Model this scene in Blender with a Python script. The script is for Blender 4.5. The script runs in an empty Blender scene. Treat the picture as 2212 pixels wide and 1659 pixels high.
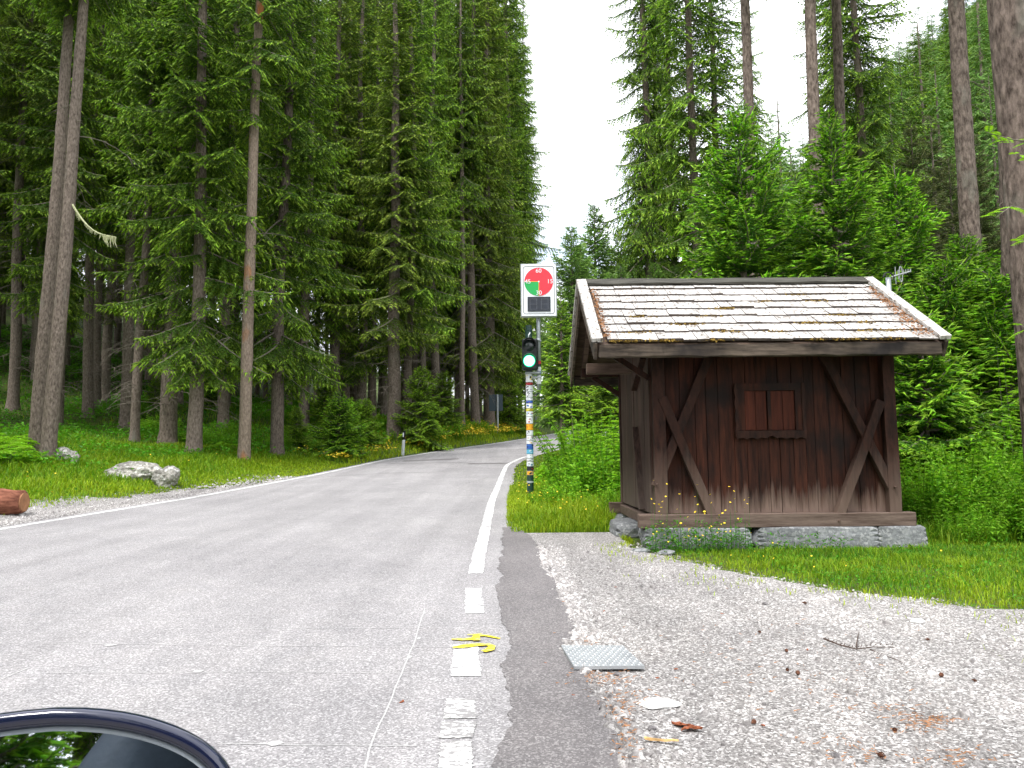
import bpy, bmesh, math
import numpy as np
from mathutils import Vector, Matrix, noise as mnoise

# ------------------------------------------------------------------ camera, sky, sun, exposure
S = bpy.context.scene
COL = S.collection
CAM_Z, PITCH, ROLL, F_PX = 1.35, math.radians(5.5), 0.009, 1659.0   # picture measured at 2212 x 1659
_f = np.array([0, math.cos(PITCH), math.sin(PITCH)])
_r0 = np.array([1.0, 0, 0]); _u0 = np.array([0, -math.sin(PITCH), math.cos(PITCH)])
_r = _r0 * math.cos(ROLL) - _u0 * math.sin(ROLL)
_u = _u0 * math.cos(ROLL) + _r0 * math.sin(ROLL)
cd = bpy.data.cameras.new('camera'); cam = bpy.data.objects.new('camera', cd); COL.objects.link(cam)
cam.matrix_world = Matrix(((_r[0], _u[0], -_f[0], 0), (_r[1], _u[1], -_f[1], 0), (_r[2], _u[2], -_f[2], CAM_Z), (0, 0, 0, 1)))
cd.sensor_width = 36; cd.lens = 36 * F_PX / 2212; cd.clip_start = 0.05; cd.clip_end = 2000
S.camera = cam

SUN_EL, SUN_AZ = math.radians(66), math.radians(215)   # azimuth clockwise from +Y: behind the viewer, a little to the left
w = bpy.data.worlds.new('World'); S.world = w; w.use_nodes = True
nt = w.node_tree; nt.nodes.clear()
out = nt.nodes.new('ShaderNodeOutputWorld'); bg = nt.nodes.new('ShaderNodeBackground')
sky = nt.nodes.new('ShaderNodeTexSky'); sky.sky_type = 'NISHITA'; sky.sun_disc = False
sky.sun_elevation = SUN_EL; sky.sun_rotation = SUN_AZ
tc = nt.nodes.new('ShaderNodeTexCoord'); nz = nt.nodes.new('ShaderNodeTexNoise')
nz.inputs['Scale'].default_value = 2.6; nz.inputs['Detail'].default_value = 6; nz.inputs['Roughness'].default_value = 0.55
rp = nt.nodes.new('ShaderNodeValToRGB'); rp.color_ramp.elements[0].position = 0.33; rp.color_ramp.elements[1].position = 0.47
mx = nt.nodes.new('ShaderNodeMix'); mx.data_type = 'RGBA'
nt.links.new(tc.outputs['Generated'], nz.inputs['Vector']); nt.links.new(nz.outputs['Fac'], rp.inputs['Fac'])
nt.links.new(rp.outputs['Color'], mx.inputs[0]); nt.links.new(sky.outputs['Color'], mx.inputs[6])
mx.inputs[7].default_value = (9.6, 9.8, 10.2, 1)      # bright cloud layer
nt.links.new(mx.outputs[2], bg.inputs['Color']); bg.inputs['Strength'].default_value = 0.1
nt.links.new(bg.outputs[0], out.inputs['Surface'])
sl = bpy.data.lights.new('sun', 'SUN'); sl.energy = 1.5; sl.angle = math.radians(12); sl.color = (1, 0.975, 0.94)
sun = bpy.data.objects.new('sun', sl); COL.objects.link(sun)
sd = Vector((math.sin(SUN_AZ) * math.cos(SUN_EL), math.cos(SUN_AZ) * math.cos(SUN_EL), math.sin(SUN_EL)))
sun.rotation_euler = sd.to_track_quat('Z', 'Y').to_euler(); sun.location = (0, 0, 60)
S.view_settings.view_transform = 'Standard'; S.view_settings.look = 'None'; S.view_settings.exposure = 1.42; S.view_settings.gamma = 1.0
S.cycles.max_bounces = 6; S.cycles.diffuse_bounces = 3; S.cycles.transmission_bounces = 3; S.cycles.transparent_max_bounces = 8
S.cycles.caustics_reflective = False; S.cycles.caustics_refractive = False

# ------------------------------------------------------------------ helpers
RNG = np.random.default_rng(7)

def ray(px, py):
    d = _f + _r * ((px - 1106) / F_PX) + _u * ((829.5 - py) / F_PX)
    return d
def P(px, py, Y):                       # world point seen at a pixel, at distance Y
    d = ray(px, py); return np.array([d[0] / d[1] * Y, Y, CAM_Z + d[2] / d[1] * Y])
def nrm(v):
    return v / np.maximum(np.linalg.norm(v, axis=-1, keepdims=True), 1e-9)

def mesh_np(name, V, F, mats, fmat=None, attrs=None, parent=None, smooth=False, obj=True):
    """V (n,3); F one array (m,3) or (m,4), or a list of such arrays"""
    V = np.asarray(V, np.float32).reshape(-1, 3)
    Fs = F if isinstance(F, list) else [F]
    Fs = [np.asarray(f, np.int32) for f in Fs if len(f)]
    me = bpy.data.meshes.new(name)
    loops = np.concatenate([f.ravel() for f in Fs]); tot = np.concatenate([np.full(len(f), f.shape[1], np.int32) for f in Fs])
    start = np.concatenate([[0], np.cumsum(tot)[:-1]]).astype(np.int32)
    me.vertices.add(len(V)); me.vertices.foreach_set('co', V.ravel())
    me.loops.add(len(loops)); me.loops.foreach_set('vertex_index', loops)
    me.polygons.add(len(tot)); me.polygons.foreach_set('loop_start', start); me.polygons.foreach_set('loop_total', tot)
    for m in (mats if isinstance(mats, (list, tuple)) else [mats]): me.materials.append(m)
    if fmat is not None: me.polygons.foreach_set('material_index', np.asarray(fmat, np.int32))
    me.polygons.foreach_set('use_smooth', np.full(len(tot), bool(smooth)))
    for k, a in (attrs or {}).items():
        at = me.attributes.new(k, 'FLOAT', 'POINT'); at.data.foreach_set('value', np.asarray(a, np.float32))
    me.update(calc_edges=True); me.validate()
    if not obj: return me
    o = bpy.data.objects.new(name, me); COL.objects.link(o)
    if parent is not None: o.parent = parent
    return o

class MB:
    """collects boxes, tubes, prisms into one mesh"""
    def __init__(s): s.v = []; s.f = []; s.m = []; s.t = []
    def add(s, verts, faces, m=0, tint=0.5):
        b = len(s.v); s.v += [tuple(map(float, p)) for p in verts]; s.t += [tint] * len(verts)
        s.f += [tuple(i + b for i in f) for f in faces]; s.m += [m] * len(faces)
    def box(s, c, size, R=None, m=0, tint=0.5, jit=0.0):
        h = np.array(size) / 2; c = np.array(c, float)
        q = np.array([(-1,-1,-1),(1,-1,-1),(1,1,-1),(-1,1,-1),(-1,-1,1),(1,-1,1),(1,1,1),(-1,1,1)], float) * h
        if jit: q = q + RNG.uniform(-jit, jit, q.shape)
        if R is not None: q = q @ np.array(R).T
        s.add(q + c, [(0,3,2,1),(4,5,6,7),(0,1,5,4),(1,2,6,5),(2,3,7,6),(3,0,4,7)], m, tint)
    def beam(s, a, b, wy, wz, up=(0,0,1), m=0, tint=0.5, n=1, jit=0.0):
        """bar from a to b, wy wide across, wz along up"""
        a = np.array(a, float); b = np.array(b, float); x = nrm(b - a); up = np.array(up, float)
        y = nrm(np.cross(up, x)); z = np.cross(x, y); vs = []; fs = []
        for i in range(n + 1):
            p = a + (b - a) * i / n
            for sy, sz in ((-1,-1),(1,-1),(1,1),(-1,1)):
                vs.append(p + y * sy * wy / 2 + z * sz * wz / 2 + (RNG.uniform(-jit, jit, 3) if jit else 0))
        for i in range(n):
            k = i * 4
            for j in range(4): fs.append((k + j, k + 4 + j, k + 4 + (j + 1) % 4, k + (j + 1) % 4))
        fs.append((0, 1, 2, 3)); k = n * 4; fs.append((k + 3, k + 2, k + 1, k))
        s.add(vs, fs, m, tint)
    def tube(s, pts, rad, sides=8, m=0, tint=0.5, cap=True):
        pts = np.array(pts, float); n = len(pts); rad = np.broadcast_to(np.array(rad, float), (n,))
        tan = nrm(np.gradient(pts, axis=0)); ref = np.array([0.31, 0.17, 0.93]) if abs(tan[0][2]) < 0.9 else np.array([1.0, 0.1, 0])
        vs = []; fs = []
        for i in range(n):
            x = nrm(np.cross(ref, tan[i])); y = np.cross(tan[i], x)
            for k in range(sides):
                a = 2 * math.pi * k / sides; vs.append(pts[i] + (x * math.cos(a) + y * math.sin(a)) * rad[i])
        for i in range(n - 1):
            for k in range(sides):
                k2 = (k + 1) % sides; fs.append((i*sides + k, i*sides + k2, (i+1)*sides + k2, (i+1)*sides + k))
        if cap: fs.append(tuple(range(sides - 1, -1, -1))); fs.append(tuple((n-1)*sides + k for k in range(sides)))
        s.add(vs, fs, m, tint)
    def prism(s, poly, fr, to, ax, m=0, tint=0.5):
        """poly: 2-D outline; ax(u, v, w) -> 3-D; extruded in w from fr to to"""
        n = len(poly); vs = [ax(u, v, fr) for u, v in poly] + [ax(u, v, to) for u, v in poly]
        fs = [tuple(range(n - 1, -1, -1)), tuple(range(n, 2 * n))] + [(i, (i+1) % n, n + (i+1) % n, n + i) for i in range(n)]
        s.add(vs, fs, m, tint)
    def build(s, name, mats, parent=None, smooth=False, bevel=0.0, obj=True):
        me = bpy.data.meshes.new(name); me.from_pydata(s.v, [], s.f)
        for m in (mats if isinstance(mats, (list, tuple)) else [mats]): me.materials.append(m)
        me.polygons.foreach_set('material_index', s.m)
        at = me.attributes.new('tint', 'FLOAT', 'POINT'); at.data.foreach_set('value', s.t)
        if smooth: me.polygons.foreach_set('use_smooth', [True] * len(s.f))
        bm = bmesh.new(); bm.from_mesh(me); bmesh.ops.recalc_face_normals(bm, faces=bm.faces)
        if bevel: bmesh.ops.bevel(bm, geom=list(bm.edges), offset=bevel, segments=1, affect='EDGES', clamp_overlap=True)
        bm.to_mesh(me); bm.free(); me.update()
        if not obj: return me
        o = bpy.data.objects.new(name, me); COL.objects.link(o)
        if parent is not None: o.parent = parent
        return o

def inst(name, me, parent=None):
    o = bpy.data.objects.new(name, me); COL.objects.link(o)
    if parent is not None: o.parent = parent
    return o
def tag(o, label=None, cat=None, group=None, kind=None):
    if label: o['label'] = label
    if cat: o['category'] = cat
    if group: o['group'] = group
    if kind: o['kind'] = kind
    return o
def thing(name, label, cat, loc=(0, 0, 0), rz=0, group=None):
    o = bpy.data.objects.new(name, None); COL.objects.link(o); o.empty_display_size = 0.2
    o.location = [float(c) for c in loc]; o.rotation_euler = (0, 0, rz); return tag(o, label, cat, group)
def copy_tree(o, loc, rz=0, sc=1.0, label=None, group=None):
    r = o.copy(); COL.objects.link(r); r.location = [float(c) for c in loc]; r.rotation_euler = (0, 0, rz)
    r.scale = (sc, sc, sc) if np.isscalar(sc) else sc
    if label: r['label'] = label
    if group: r['group'] = group
    for ch in list(o.children):
        c = ch.copy(); COL.objects.link(c); c.parent = r
        for g in ch.children:
            d = g.copy(); COL.objects.link(d); d.parent = c
    return r

# ------------------------------------------------------------------ materials
def NN(nt, typ, ins=None, **kw):
    n = nt.nodes.new('ShaderNode' + typ)
    for k, v in kw.items(): setattr(n, k, v)
    for k, v in (ins or {}).items():
        if isinstance(v, bpy.types.NodeSocket): nt.links.new(v, n.inputs[k])
        else: n.inputs[k].default_value = v
    return n
def rgb(c): return (c[0], c[1], c[2], 1.0)
def mixc(nt, fac, a, b, blend='MIX'):
    n = nt.nodes.new('ShaderNodeMix'); n.data_type = 'RGBA'; n.blend_type = blend
    for k, v in ((0, fac), (6, a), (7, b)):
        if isinstance(v, bpy.types.NodeSocket): nt.links.new(v, n.inputs[k])
        else: n.inputs[k].default_value = v if k == 0 else rgb(v)
    return n.outputs[2]
def ramp(nt, src, a, b):
    n = NN(nt, 'MapRange', {'Value': src, 'From Min': a, 'From Max': b}); n.clamp = True; return n.outputs[0]
def coords(nt, scale=(1, 1, 1), kind='Object'):
    t = NN(nt, 'TexCoord'); m = NN(nt, 'Mapping', {'Vector': t.outputs[kind], 'Scale': scale}); return m.outputs[0]
def noisef(nt, vec, scale, detail=4, rough=0.55):
    return NN(nt, 'TexNoise', {'Vector': vec, 'Scale': scale, 'Detail': detail, 'Roughness': rough}).outputs['Fac']
def newmat(name, rough=0.8, spec=0.3):
    m = bpy.data.materials.new(name); m.use_nodes = True; b = m.node_tree.nodes['Principled BSDF']
    b.inputs['Roughness'].default_value = rough; b.inputs['Specular IOR Level'].default_value = spec
    return m, m.node_tree, b
def setc(nt, b, c):
    if isinstance(c, bpy.types.NodeSocket): nt.links.new(c, b.inputs['Base Color'])
    else: b.inputs['Base Color'].default_value = rgb(c)
def bump(nt, b, h, strength=0.5, dist=0.01):
    n = NN(nt, 'Bump', {'Height': h, 'Strength': strength, 'Distance': dist}); nt.links.new(n.outputs[0], b.inputs['Normal'])
def attr(nt, name='tint'): return NN(nt, 'Attribute', attribute_name=name).outputs['Fac']

def plain(name, c, rough=0.6, spec=0.4, var=0.12, scale=30, metal=0.0):
    m, nt, b = newmat(name, rough, spec); b.inputs['Metallic'].default_value = metal
    f = noisef(nt, coords(nt), scale, 5)
    setc(nt, b, mixc(nt, ramp(nt, f, 0.3, 0.7), [x * (1 - var) for x in c], [min(1, x * (1 + var)) for x in c]))
    return m

def foliage(name, dark, light, trans=0.35, rnd=0.35, rough=0.55):
    """tint attribute: 0 old needles, 1 fresh growth; every copy gets its own slight shade"""
    m, nt, b = newmat(name, rough, 0.25)
    oi = NN(nt, 'ObjectInfo').outputs['Random']
    c = mixc(nt, attr(nt), dark, light)
    hsv = NN(nt, 'HueSaturation', {'Color': c, 'Hue': 0.5, 'Saturation': 1.0,
             'Value': NN(nt, 'MapRange', {'Value': oi, 'To Min': 1 - rnd / 2, 'To Max': 1 + rnd / 2}).outputs[0]})
    g = NN(nt, 'NewGeometry'); ri = NN(nt, 'MapRange', {'Value': g.outputs['Random Per Island'], 'To Min': 0.75, 'To Max': 1.3}).outputs[0]
    hs2 = NN(nt, 'HueSaturation', {'Color': hsv.outputs[0], 'Hue': NN(nt, 'MapRange', {'Value': g.outputs['Random Per Island'], 'To Min': 0.485, 'To Max': 0.51}).outputs[0], 'Value': ri})
    cc = hs2.outputs[0]; setc(nt, b, cc)
    tr = NN(nt, 'BsdfTranslucent', {'Color': mixc(nt, 0.6, cc, (0.9, 1.0, 0.35), 'MULTIPLY')})
    ms = NN(nt, 'MixShader', {0: trans}); nt.links.new(b.outputs[0], ms.inputs[1]); nt.links.new(tr.outputs[0], ms.inputs[2])
    nt.links.new(ms.outputs[0], nt.nodes['Material Output'].inputs['Surface'])
    return m

M = {}
M['spruce'] = foliage('spruce_needles', (0.068, 0.148, 0.020), (0.370, 0.570, 0.046), 0.44)
M['olive'] = foliage('olive_spruce_needles', (0.086, 0.142, 0.026), (0.370, 0.490, 0.055), 0.44)
M['young'] = foliage('young_spruce_needles', (0.046, 0.155, 0.016), (0.380, 0.650, 0.046), 0.45, 0.2)
M['pale'] = foliage('pale_larch_and_haze_needles', (0.140, 0.270, 0.070), (0.360, 0.560, 0.120), 0.4, 0.25)  # larch colour; also paints haze onto the far hill crowns
M['rusty'] = foliage('yellowing_spruce_needles', (0.080, 0.110, 0.040), (0.190, 0.210, 0.070), 0.35, 0.2)
M['grass'] = foliage('grass_blades', (0.060, 0.210, 0.010), (0.400, 0.500, 0.018), 0.4, 0.0)
M['leaf'] = foliage('shrub_leaves', (0.066, 0.230, 0.016), (0.330, 0.590, 0.032), 0.46, 0.25)
M['dleaf'] = foliage('undergrowth_leaves', (0.038, 0.150, 0.014), (0.140, 0.380, 0.022), 0.42, 0.0)
M['petal'] = plain('yellow_petals', (0.78, 0.56, 0.025), 0.6)
M['wpetal'] = plain('white_seed_heads', (0.75, 0.75, 0.70), 0.8)

def bark(name, c1, c2, c3, sc=1.0, bs=0.8):
    m, nt, b = newmat(name, 0.92, 0.15)
    v = coords(nt, (9 * sc, 9 * sc, 3.2 * sc)); v2 = coords(nt, (1, 1, 0.4))
    vo = NN(nt, 'TexVoronoi', {'Vector': v, 'Scale': 3.0}, feature='F1').outputs['Distance']
    f = noisef(nt, v, 2.5, 8, 0.65); g = noisef(nt, v2, 1.3, 3)
    c = mixc(nt, ramp(nt, f, 0.32, 0.66), c1, c2); c = mixc(nt, ramp(nt, g, 0.57, 0.68), c, c3)
    oi = NN(nt, 'ObjectInfo').outputs['Random']
    hs = NN(nt, 'HueSaturation', {'Color': c, 'Value': NN(nt, 'MapRange', {'Value': oi, 'To Min': 0.75, 'To Max': 1.2}).outputs[0]})
    setc(nt, b, hs.outputs[0])
    h = NN(nt, 'Math', {0: f, 1: vo}, operation='ADD').outputs[0]; bump(nt, b, h, bs, 0.02); return m
M['bark'] = bark('grey_brown_spruce_bark', (0.085, 0.064, 0.052), (0.290, 0.235, 0.195), (0.180, 0.170, 0.140))
M['redbark'] = bark('reddish_scarred_bark', (0.150, 0.110, 0.085), (0.330, 0.260, 0.205), (0.360, 0.150, 0.055))
M['pinebark'] = bark('fissured_larch_bark', (0.042, 0.030, 0.025), (0.250, 0.195, 0.165), (0.190, 0.180, 0.150), 0.6, 1.0)
M['twig'] = plain('dead_twigs', (0.19, 0.165, 0.135), 0.9, 0.1, 0.35, 12)
M['moss_hang'] = plain('hanging_lichen', (0.42, 0.43, 0.25), 0.95, 0.1, 0.3, 20)

def ground_mat(name, lo, mid, hi, s1=1.2, s2=14, bs=0.6):
    m, nt, b = newmat(name, 0.95, 0.1); v = coords(nt)
    a = noisef(nt, v, s1, 5); d = noisef(nt, v, s2, 6, 0.7)
    c = mixc(nt, ramp(nt, a, 0.35, 0.65), mid, hi); c = mixc(nt, ramp(nt, d, 0.42, 0.62), lo, c)
    setc(nt, b, c); bump(nt, b, d, bs, 0.04); return m
M['soil'] = ground_mat('mossy_meadow_soil', (0.065, 0.062, 0.026), (0.055, 0.150, 0.020), (0.105, 0.180, 0.024))

def stone_speck(name, base, dark, lightc, s=70, stain=0.12, bs=0.5, warm=(1, 1, 1)):
    m, nt, b = newmat(name, 0.9, 0.25); v = coords(nt)
    f1 = noisef(nt, v, s, 3, 0.7); f2 = noisef(nt, v, s * 3.1, 2, 0.7); big = noisef(nt, v, 0.55, 5, 0.6); mid = noisef(nt, v, 4.5, 5)
    vo = NN(nt, 'TexVoronoi', {'Vector': v, 'Scale': s * 1.3}, feature='F1'); vc = NN(nt, 'SeparateColor', {0: vo.outputs['Color']}).outputs[0]
    c = mixc(nt, ramp(nt, f1, 0.36, 0.62), dark, base); c = mixc(nt, ramp(nt, vc, 0.62, 0.95), c, lightc)
    c = mixc(nt, ramp(nt, f2, 0.60, 0.72), c, dark)
    k = mixc(nt, ramp(nt, big, 0.35, 0.65), (1 - stain, 1 - stain, 1 - stain), (1 + stain, 1 + stain, 1 + stain * 0.9))
    k2 = mixc(nt, ramp(nt, mid, 0.3, 0.7), (0.93, 0.93, 0.93), (1.06, 1.05, 1.04))
    lane = noisef(nt, coords(nt, (2.2, .10, 1)), 1.0, 4); c = mixc(nt, 1.0, c, mixc(nt, ramp(nt, lane, .35, .65), (1 - stain, 1 - stain, 1 - stain), (1 + stain * .6,) * 3), 'MULTIPLY')
    c = mixc(nt, 1.0, c, k, 'MULTIPLY'); c = mixc(nt, 1.0, c, k2, 'MULTIPLY'); c = mixc(nt, 1.0, c, warm, 'MULTIPLY')
    setc(nt, b, c); bump(nt, b, mixc(nt, 0.5, f1, f2), bs, 0.006); return m
M['asphalt'] = stone_speck('worn_grey_asphalt', (0.306, 0.295, 0.301), (0.160, 0.152, 0.157), (0.440, 0.426, 0.432), 85, 0.10)
M['patch'] = stone_speck('newer_dark_asphalt', (0.162, 0.150, 0.153), (0.105, 0.097, 0.099), (0.270, 0.255, 0.255), 90, 0.10, 0.4)
M['gravel'] = stone_speck('pale_gravel', (0.315, 0.298, 0.290), (0.078, 0.071, 0.069), (0.560, 0.540, 0.530), 66, 0.10, 1.0)
M['pebble'] = stone_speck('loose_stones', (0.370, 0.350, 0.345), (0.150, 0.138, 0.138), (0.580, 0.56, 0.555), 30, 0.3, 0.5)
M['granite'] = stone_speck('grey_granite', (0.230, 0.240, 0.250), (0.150, 0.155, 0.165), (0.330, 0.335, 0.340), 30, 0.25, 1.0)
M['boulder'] = stone_speck('pale_lichen_boulder', (0.360, 0.345, 0.320), (0.190, 0.178, 0.160), (0.560, 0.550, 0.530), 12, 0.35, 1.0)

def paint_mat(name, c, under, lo=0.40, hi=0.47, s=17):
    m, nt, b = newmat(name, 0.75, 0.3); v = coords(nt)
    f = noisef(nt, coords(nt, (s, s * 2.2, s)), 1.0, 6, 0.75); g = noisef(nt, v, 2.2, 3); s2 = NN(nt, 'Math', {0: f, 1: NN(nt, 'Math', {0: g, 1: 0.30}, operation='MULTIPLY').outputs[0]}, operation='ADD').outputs[0]
    setc(nt, b, mixc(nt, ramp(nt, s2, lo + 0.15, hi + 0.15), under, c)); return m
M['line'] = paint_mat('worn_white_road_paint', (0.74, 0.73, 0.71), (0.24, 0.23, 0.235), 0.45, 0.475)
M['line2'] = paint_mat('flaking_white_road_paint', (0.70, 0.69, 0.67), (0.24, 0.23, 0.23), 0.47, 0.50)
M['yellow'] = paint_mat('yellow_spray_paint', (0.74, 0.60, 0.03), (0.32, 0.30, 0.24), 0.40, 0.46)
M['saw'] = plain('pale_joint_filler', (0.43, 0.42, 0.415), 0.9, 0.1, 0.2, 60)

def wood(name, c1, c2, grey=None, zlo=0, zhi=1, stretch=(14, 14, 1.2), dk=None):
    """brown boards; tint = plank to plank difference; grey = weathering towards the foot of the wall"""
    m, nt, b = newmat(name, 0.8, 0.2); v = coords(nt, stretch)
    f = noisef(nt, v, 1.6, 8, 0.68); g = noisef(nt, coords(nt), 1.4, 4)
    c = mixc(nt, ramp(nt, f, 0.33, 0.66), c1, c2)
    t = NN(nt, 'MapRange', {'Value': attr(nt), 'To Min': 0.6, 'To Max': 1.4}).outputs[0]
    c = NN(nt, 'HueSaturation', {'Color': c, 'Value': t}).outputs[0]
    if dk: c = mixc(nt, ramp(nt, g, 0.48, 0.66), c, dk)
    if grey:
        z = NN(nt, 'SeparateXYZ', {0: coords(nt)}).outputs[2]
        s = NN(nt, 'Math', {0: noisef(nt, coords(nt, (16, 16, 1.0)), 1.0, 5, 0.7), 1: 0.75}, operation='MULTIPLY').outputs[0]
        zz = NN(nt, 'Math', {0: z, 1: s}, operation='SUBTRACT').outputs[0]
        c = mixc(nt, ramp(nt, zz, zlo, zhi), grey, c)
    setc(nt, b, c); bump(nt, b, f, 0.5, 0.008); return m
M['wall'] = wood('dark_brown_boards', (0.010, 0.0038, 0.0025), (0.060, 0.0175, 0.0088), (0.175, 0.120, 0.096), 0.05, 0.34, dk=(0.011, 0.006, 0.005))
M['sidewall'] = wood('weathered_brown_boards', (0.016, 0.009, 0.007), (0.075, 0.044, 0.034), (0.14, 0.105, 0.088), -0.1, 0.7)
M['brace'] = wood('brown_timber', (0.008, 0.004, 0.003), (0.042, 0.016, 0.010), (0.125, 0.084, 0.066), 0.05, 0.8, (10, 10, 3))
M['shutter'] = wood('red_brown_shutter', (0.034, 0.0085, 0.0045), (0.085, 0.021, 0.0105))
M['sill'] = wood('grey_sill_timber', (0.070, 0.045, 0.035), (0.190, 0.138, 0.112), stretch=(1.2, 12, 12))
M['fascia'] = wood('weathered_eave_timber', (0.030, 0.023, 0.018), (0.150, 0.115, 0.088), stretch=(1.3, 12, 14), dk=(0.022, 0.018, 0.017))
M['soffit'] = wood('eave_boards', (0.050, 0.032, 0.024), (0.140, 0.095, 0.072), stretch=(1.5, 12, 12))
def shingle_mat(name, c1, c2, c3):
    m, nt, b = newmat(name, 0.85, 0.2)
    f = noisef(nt, coords(nt, (26, 5, 5)), 1.5, 8, 0.7); s = noisef(nt, coords(nt, (8, 5, 5)), 3.0, 6, 0.72)
    c = mixc(nt, ramp(nt, f, 0.3, 0.62), c1, c2); c = mixc(nt, ramp(nt, s, 0.53, 0.60), c, c3)
    c = NN(nt, 'HueSaturation', {'Color': c, 'Value': NN(nt, 'MapRange', {'Value': attr(nt), 'To Min': 0.82, 'To Max': 1.12}).outputs[0]}).outputs[0]
    setc(nt, b, c); bump(nt, b, f, 0.4, 0.006); return m
M['shingle'] = shingle_mat('bleached_shingles', (0.33, 0.305, 0.285), (0.60, 0.575, 0.55), (0.15, 0.125, 0.105))
M['shedge'] = plain('shingle_end_grain', (0.10, 0.08, 0.07), 0.9, 0.1, 0.4, 30)
M['ridge'] = wood('dark_ridge_boards', (0.030, 0.028, 0.024), (0.095, 0.090, 0.075), stretch=(1.5, 12, 12))
M['roofmoss'] = plain('yellow_brown_roof_moss', (0.24, 0.155, 0.035), 0.95, 0.1, 0.5, 25)
M['needlelitter'] = plain('rusty_needle_litter', (0.30, 0.150, 0.075), 0.95, 0.1, 0.35, 40)
M['zinc'] = plain('galvanised_steel', (0.42, 0.45, 0.48), 0.45, 0.5, 0.1, 15, 0.6)
M['darkgreen'] = plain('dark_green_paint', (0.012, 0.045, 0.036), 0.45, 0.5)
M['black'] = plain('matt_black_plastic', (0.012, 0.014, 0.015), 0.5, 0.4)
M['white'] = plain('white_enamel', (0.78, 0.80, 0.84), 0.35, 0.5, 0.03)
M['alu'] = plain('aluminium_edge', (0.40, 0.42, 0.43), 0.4, 0.5, 0.08, 10, 0.5)
M['red'] = plain('red_film', (0.78, 0.030, 0.050), 0.4, 0.5, 0.05, 3)
M['green'] = plain('green_film', (0.010, 0.360, 0.075), 0.4, 0.5, 0.05, 3)
M['lensoff'] = plain('unlit_lens', (0.020, 0.028, 0.028), 0.25, 0.6)
M['display'] = plain('dark_display_window', (0.020, 0.024, 0.036), 0.18, 0.6, 0.3, 8)
M['segment'] = plain('unlit_display_dots', (0.13, 0.14, 0.16), 0.6)
m, nt, b = newmat('lit_green_lens', 0.3); b.inputs['Base Color'].default_value = (0.02, 0.5, 0.25, 1)
b.inputs['Emission Color'].default_value = (0.0, 1.0, 0.36, 1); b.inputs['Emission Strength'].default_value = 0.6; M['lenson'] = m
m, nt, b = newmat('lit_lens_core', 0.3); b.inputs['Base Color'].default_value = (0.3, 0.7, 0.5, 1)
b.inputs['Emission Color'].default_value = (0.24, 1.0, 0.52, 1); b.inputs['Emission Strength'].default_value = 4.0; M['lenscore'] = m
# ------------------------------------------------------------------ ground shape
_zy = np.array([-60, -20, 0, 5, 9.5, 14, 18, 20.4, 27, 33, 50, 70, 110, 200, 400.])
_zz = np.array([-1.6, -.45, .03, .13, .25, .38, .50, .61, 1.0, 1.33, 2.3, 3.5, 6.0, 12., 26.])
_fy = np.arange(-60, 400, 0.25); _fz = np.interp(_fy, _zy, _zz); _k = np.hanning(17); _k /= _k.sum()
_fz = np.convolve(np.pad(_fz, 8, 'edge'), _k, 'valid')
def zr(Y): return np.interp(Y, _fy, _fz)

def edge_pts(pix):
    out = []
    for px, py in pix:
        d = ray(px, py); Y = np.arange(1.5, 90, 0.02); z = CAM_Z + d[2] / d[1] * Y
        i = int(np.argmax(z <= zr(Y))) if (z <= zr(Y)).any() else len(Y) - 1
        out.append((d[0] / d[1] * Y[i], Y[i]))
    return np.array(out)
_L = edge_pts([(0, 1145), (250, 1103), (500, 1060), (700, 1023)])
_L = np.vstack([[_L[0][0] - .08 * 30, _L[0][1] - 30], _L, [-5.3, 33], [-3.7, 40], [-0.2, 53], [3.9, 70], [9, 90]])
_R = edge_pts([(975, 1659), (1030, 1245), (1050, 1150), (1065, 1080), (1085, 1030)])
_R = np.vstack([[_R[0][0] - .3, -20], _R, [-.2, 28.5], [.38, 33], [2.0, 40], [5.6, 53], [9.5, 70], [14.5, 90]])
def smooth_edge(E):
    y = np.arange(-20, 90, 0.5); x = np.interp(y, E[:, 1], E[:, 0]); k = np.hanning(9); k /= k.sum()
    return y, np.convolve(np.pad(x, 4, 'edge'), k, 'valid')
_ly, _lx = smooth_edge(_L); _ry, _rx = smooth_edge(_R)
def XL(Y): return np.interp(Y, _ly, _lx)
def XR(Y): return np.interp(Y, _ry, _rx)
def sstep(x, a, b):
    t = np.clip((x - a) / (b - a), 0, 1); return t * t * (3 - 2 * t)
def H(X, Y):
    X = np.asarray(X, float); Y = np.asarray(Y, float)
    z = zr(Y); d = XL(Y) - X
    left = 0.10 * np.clip(d - .5, 0, None) + 0.22 * np.clip(d - 24, 0, None) + sstep(Y, 32, 46) * 0.24 * np.clip(d - .3, 0, 3.2)
    x0 = np.where(Y < 33, 6.3, XR(Y) + 3.5)
    right = 0.22 * np.clip(X - x0, 0, None) * sstep(Y, 6, 17) + 0.72 * np.clip(X - x0 - 3, 0, None) * sstep(Y, 36, 85)
    bumps = 0.10 * np.sin(X * 0.9 + 1.3 * np.sin(Y * .35)) * np.sin(Y * 0.8 + X * .23)
    off = np.clip(np.maximum(d - 1.5, np.where(Y < 12, X - 7.0, X - XR(Y) - 2.5)) / 4, 0, 1)
    return z + left + right + bumps * off
def Hs(x, y): return float(H(x, y))

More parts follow.
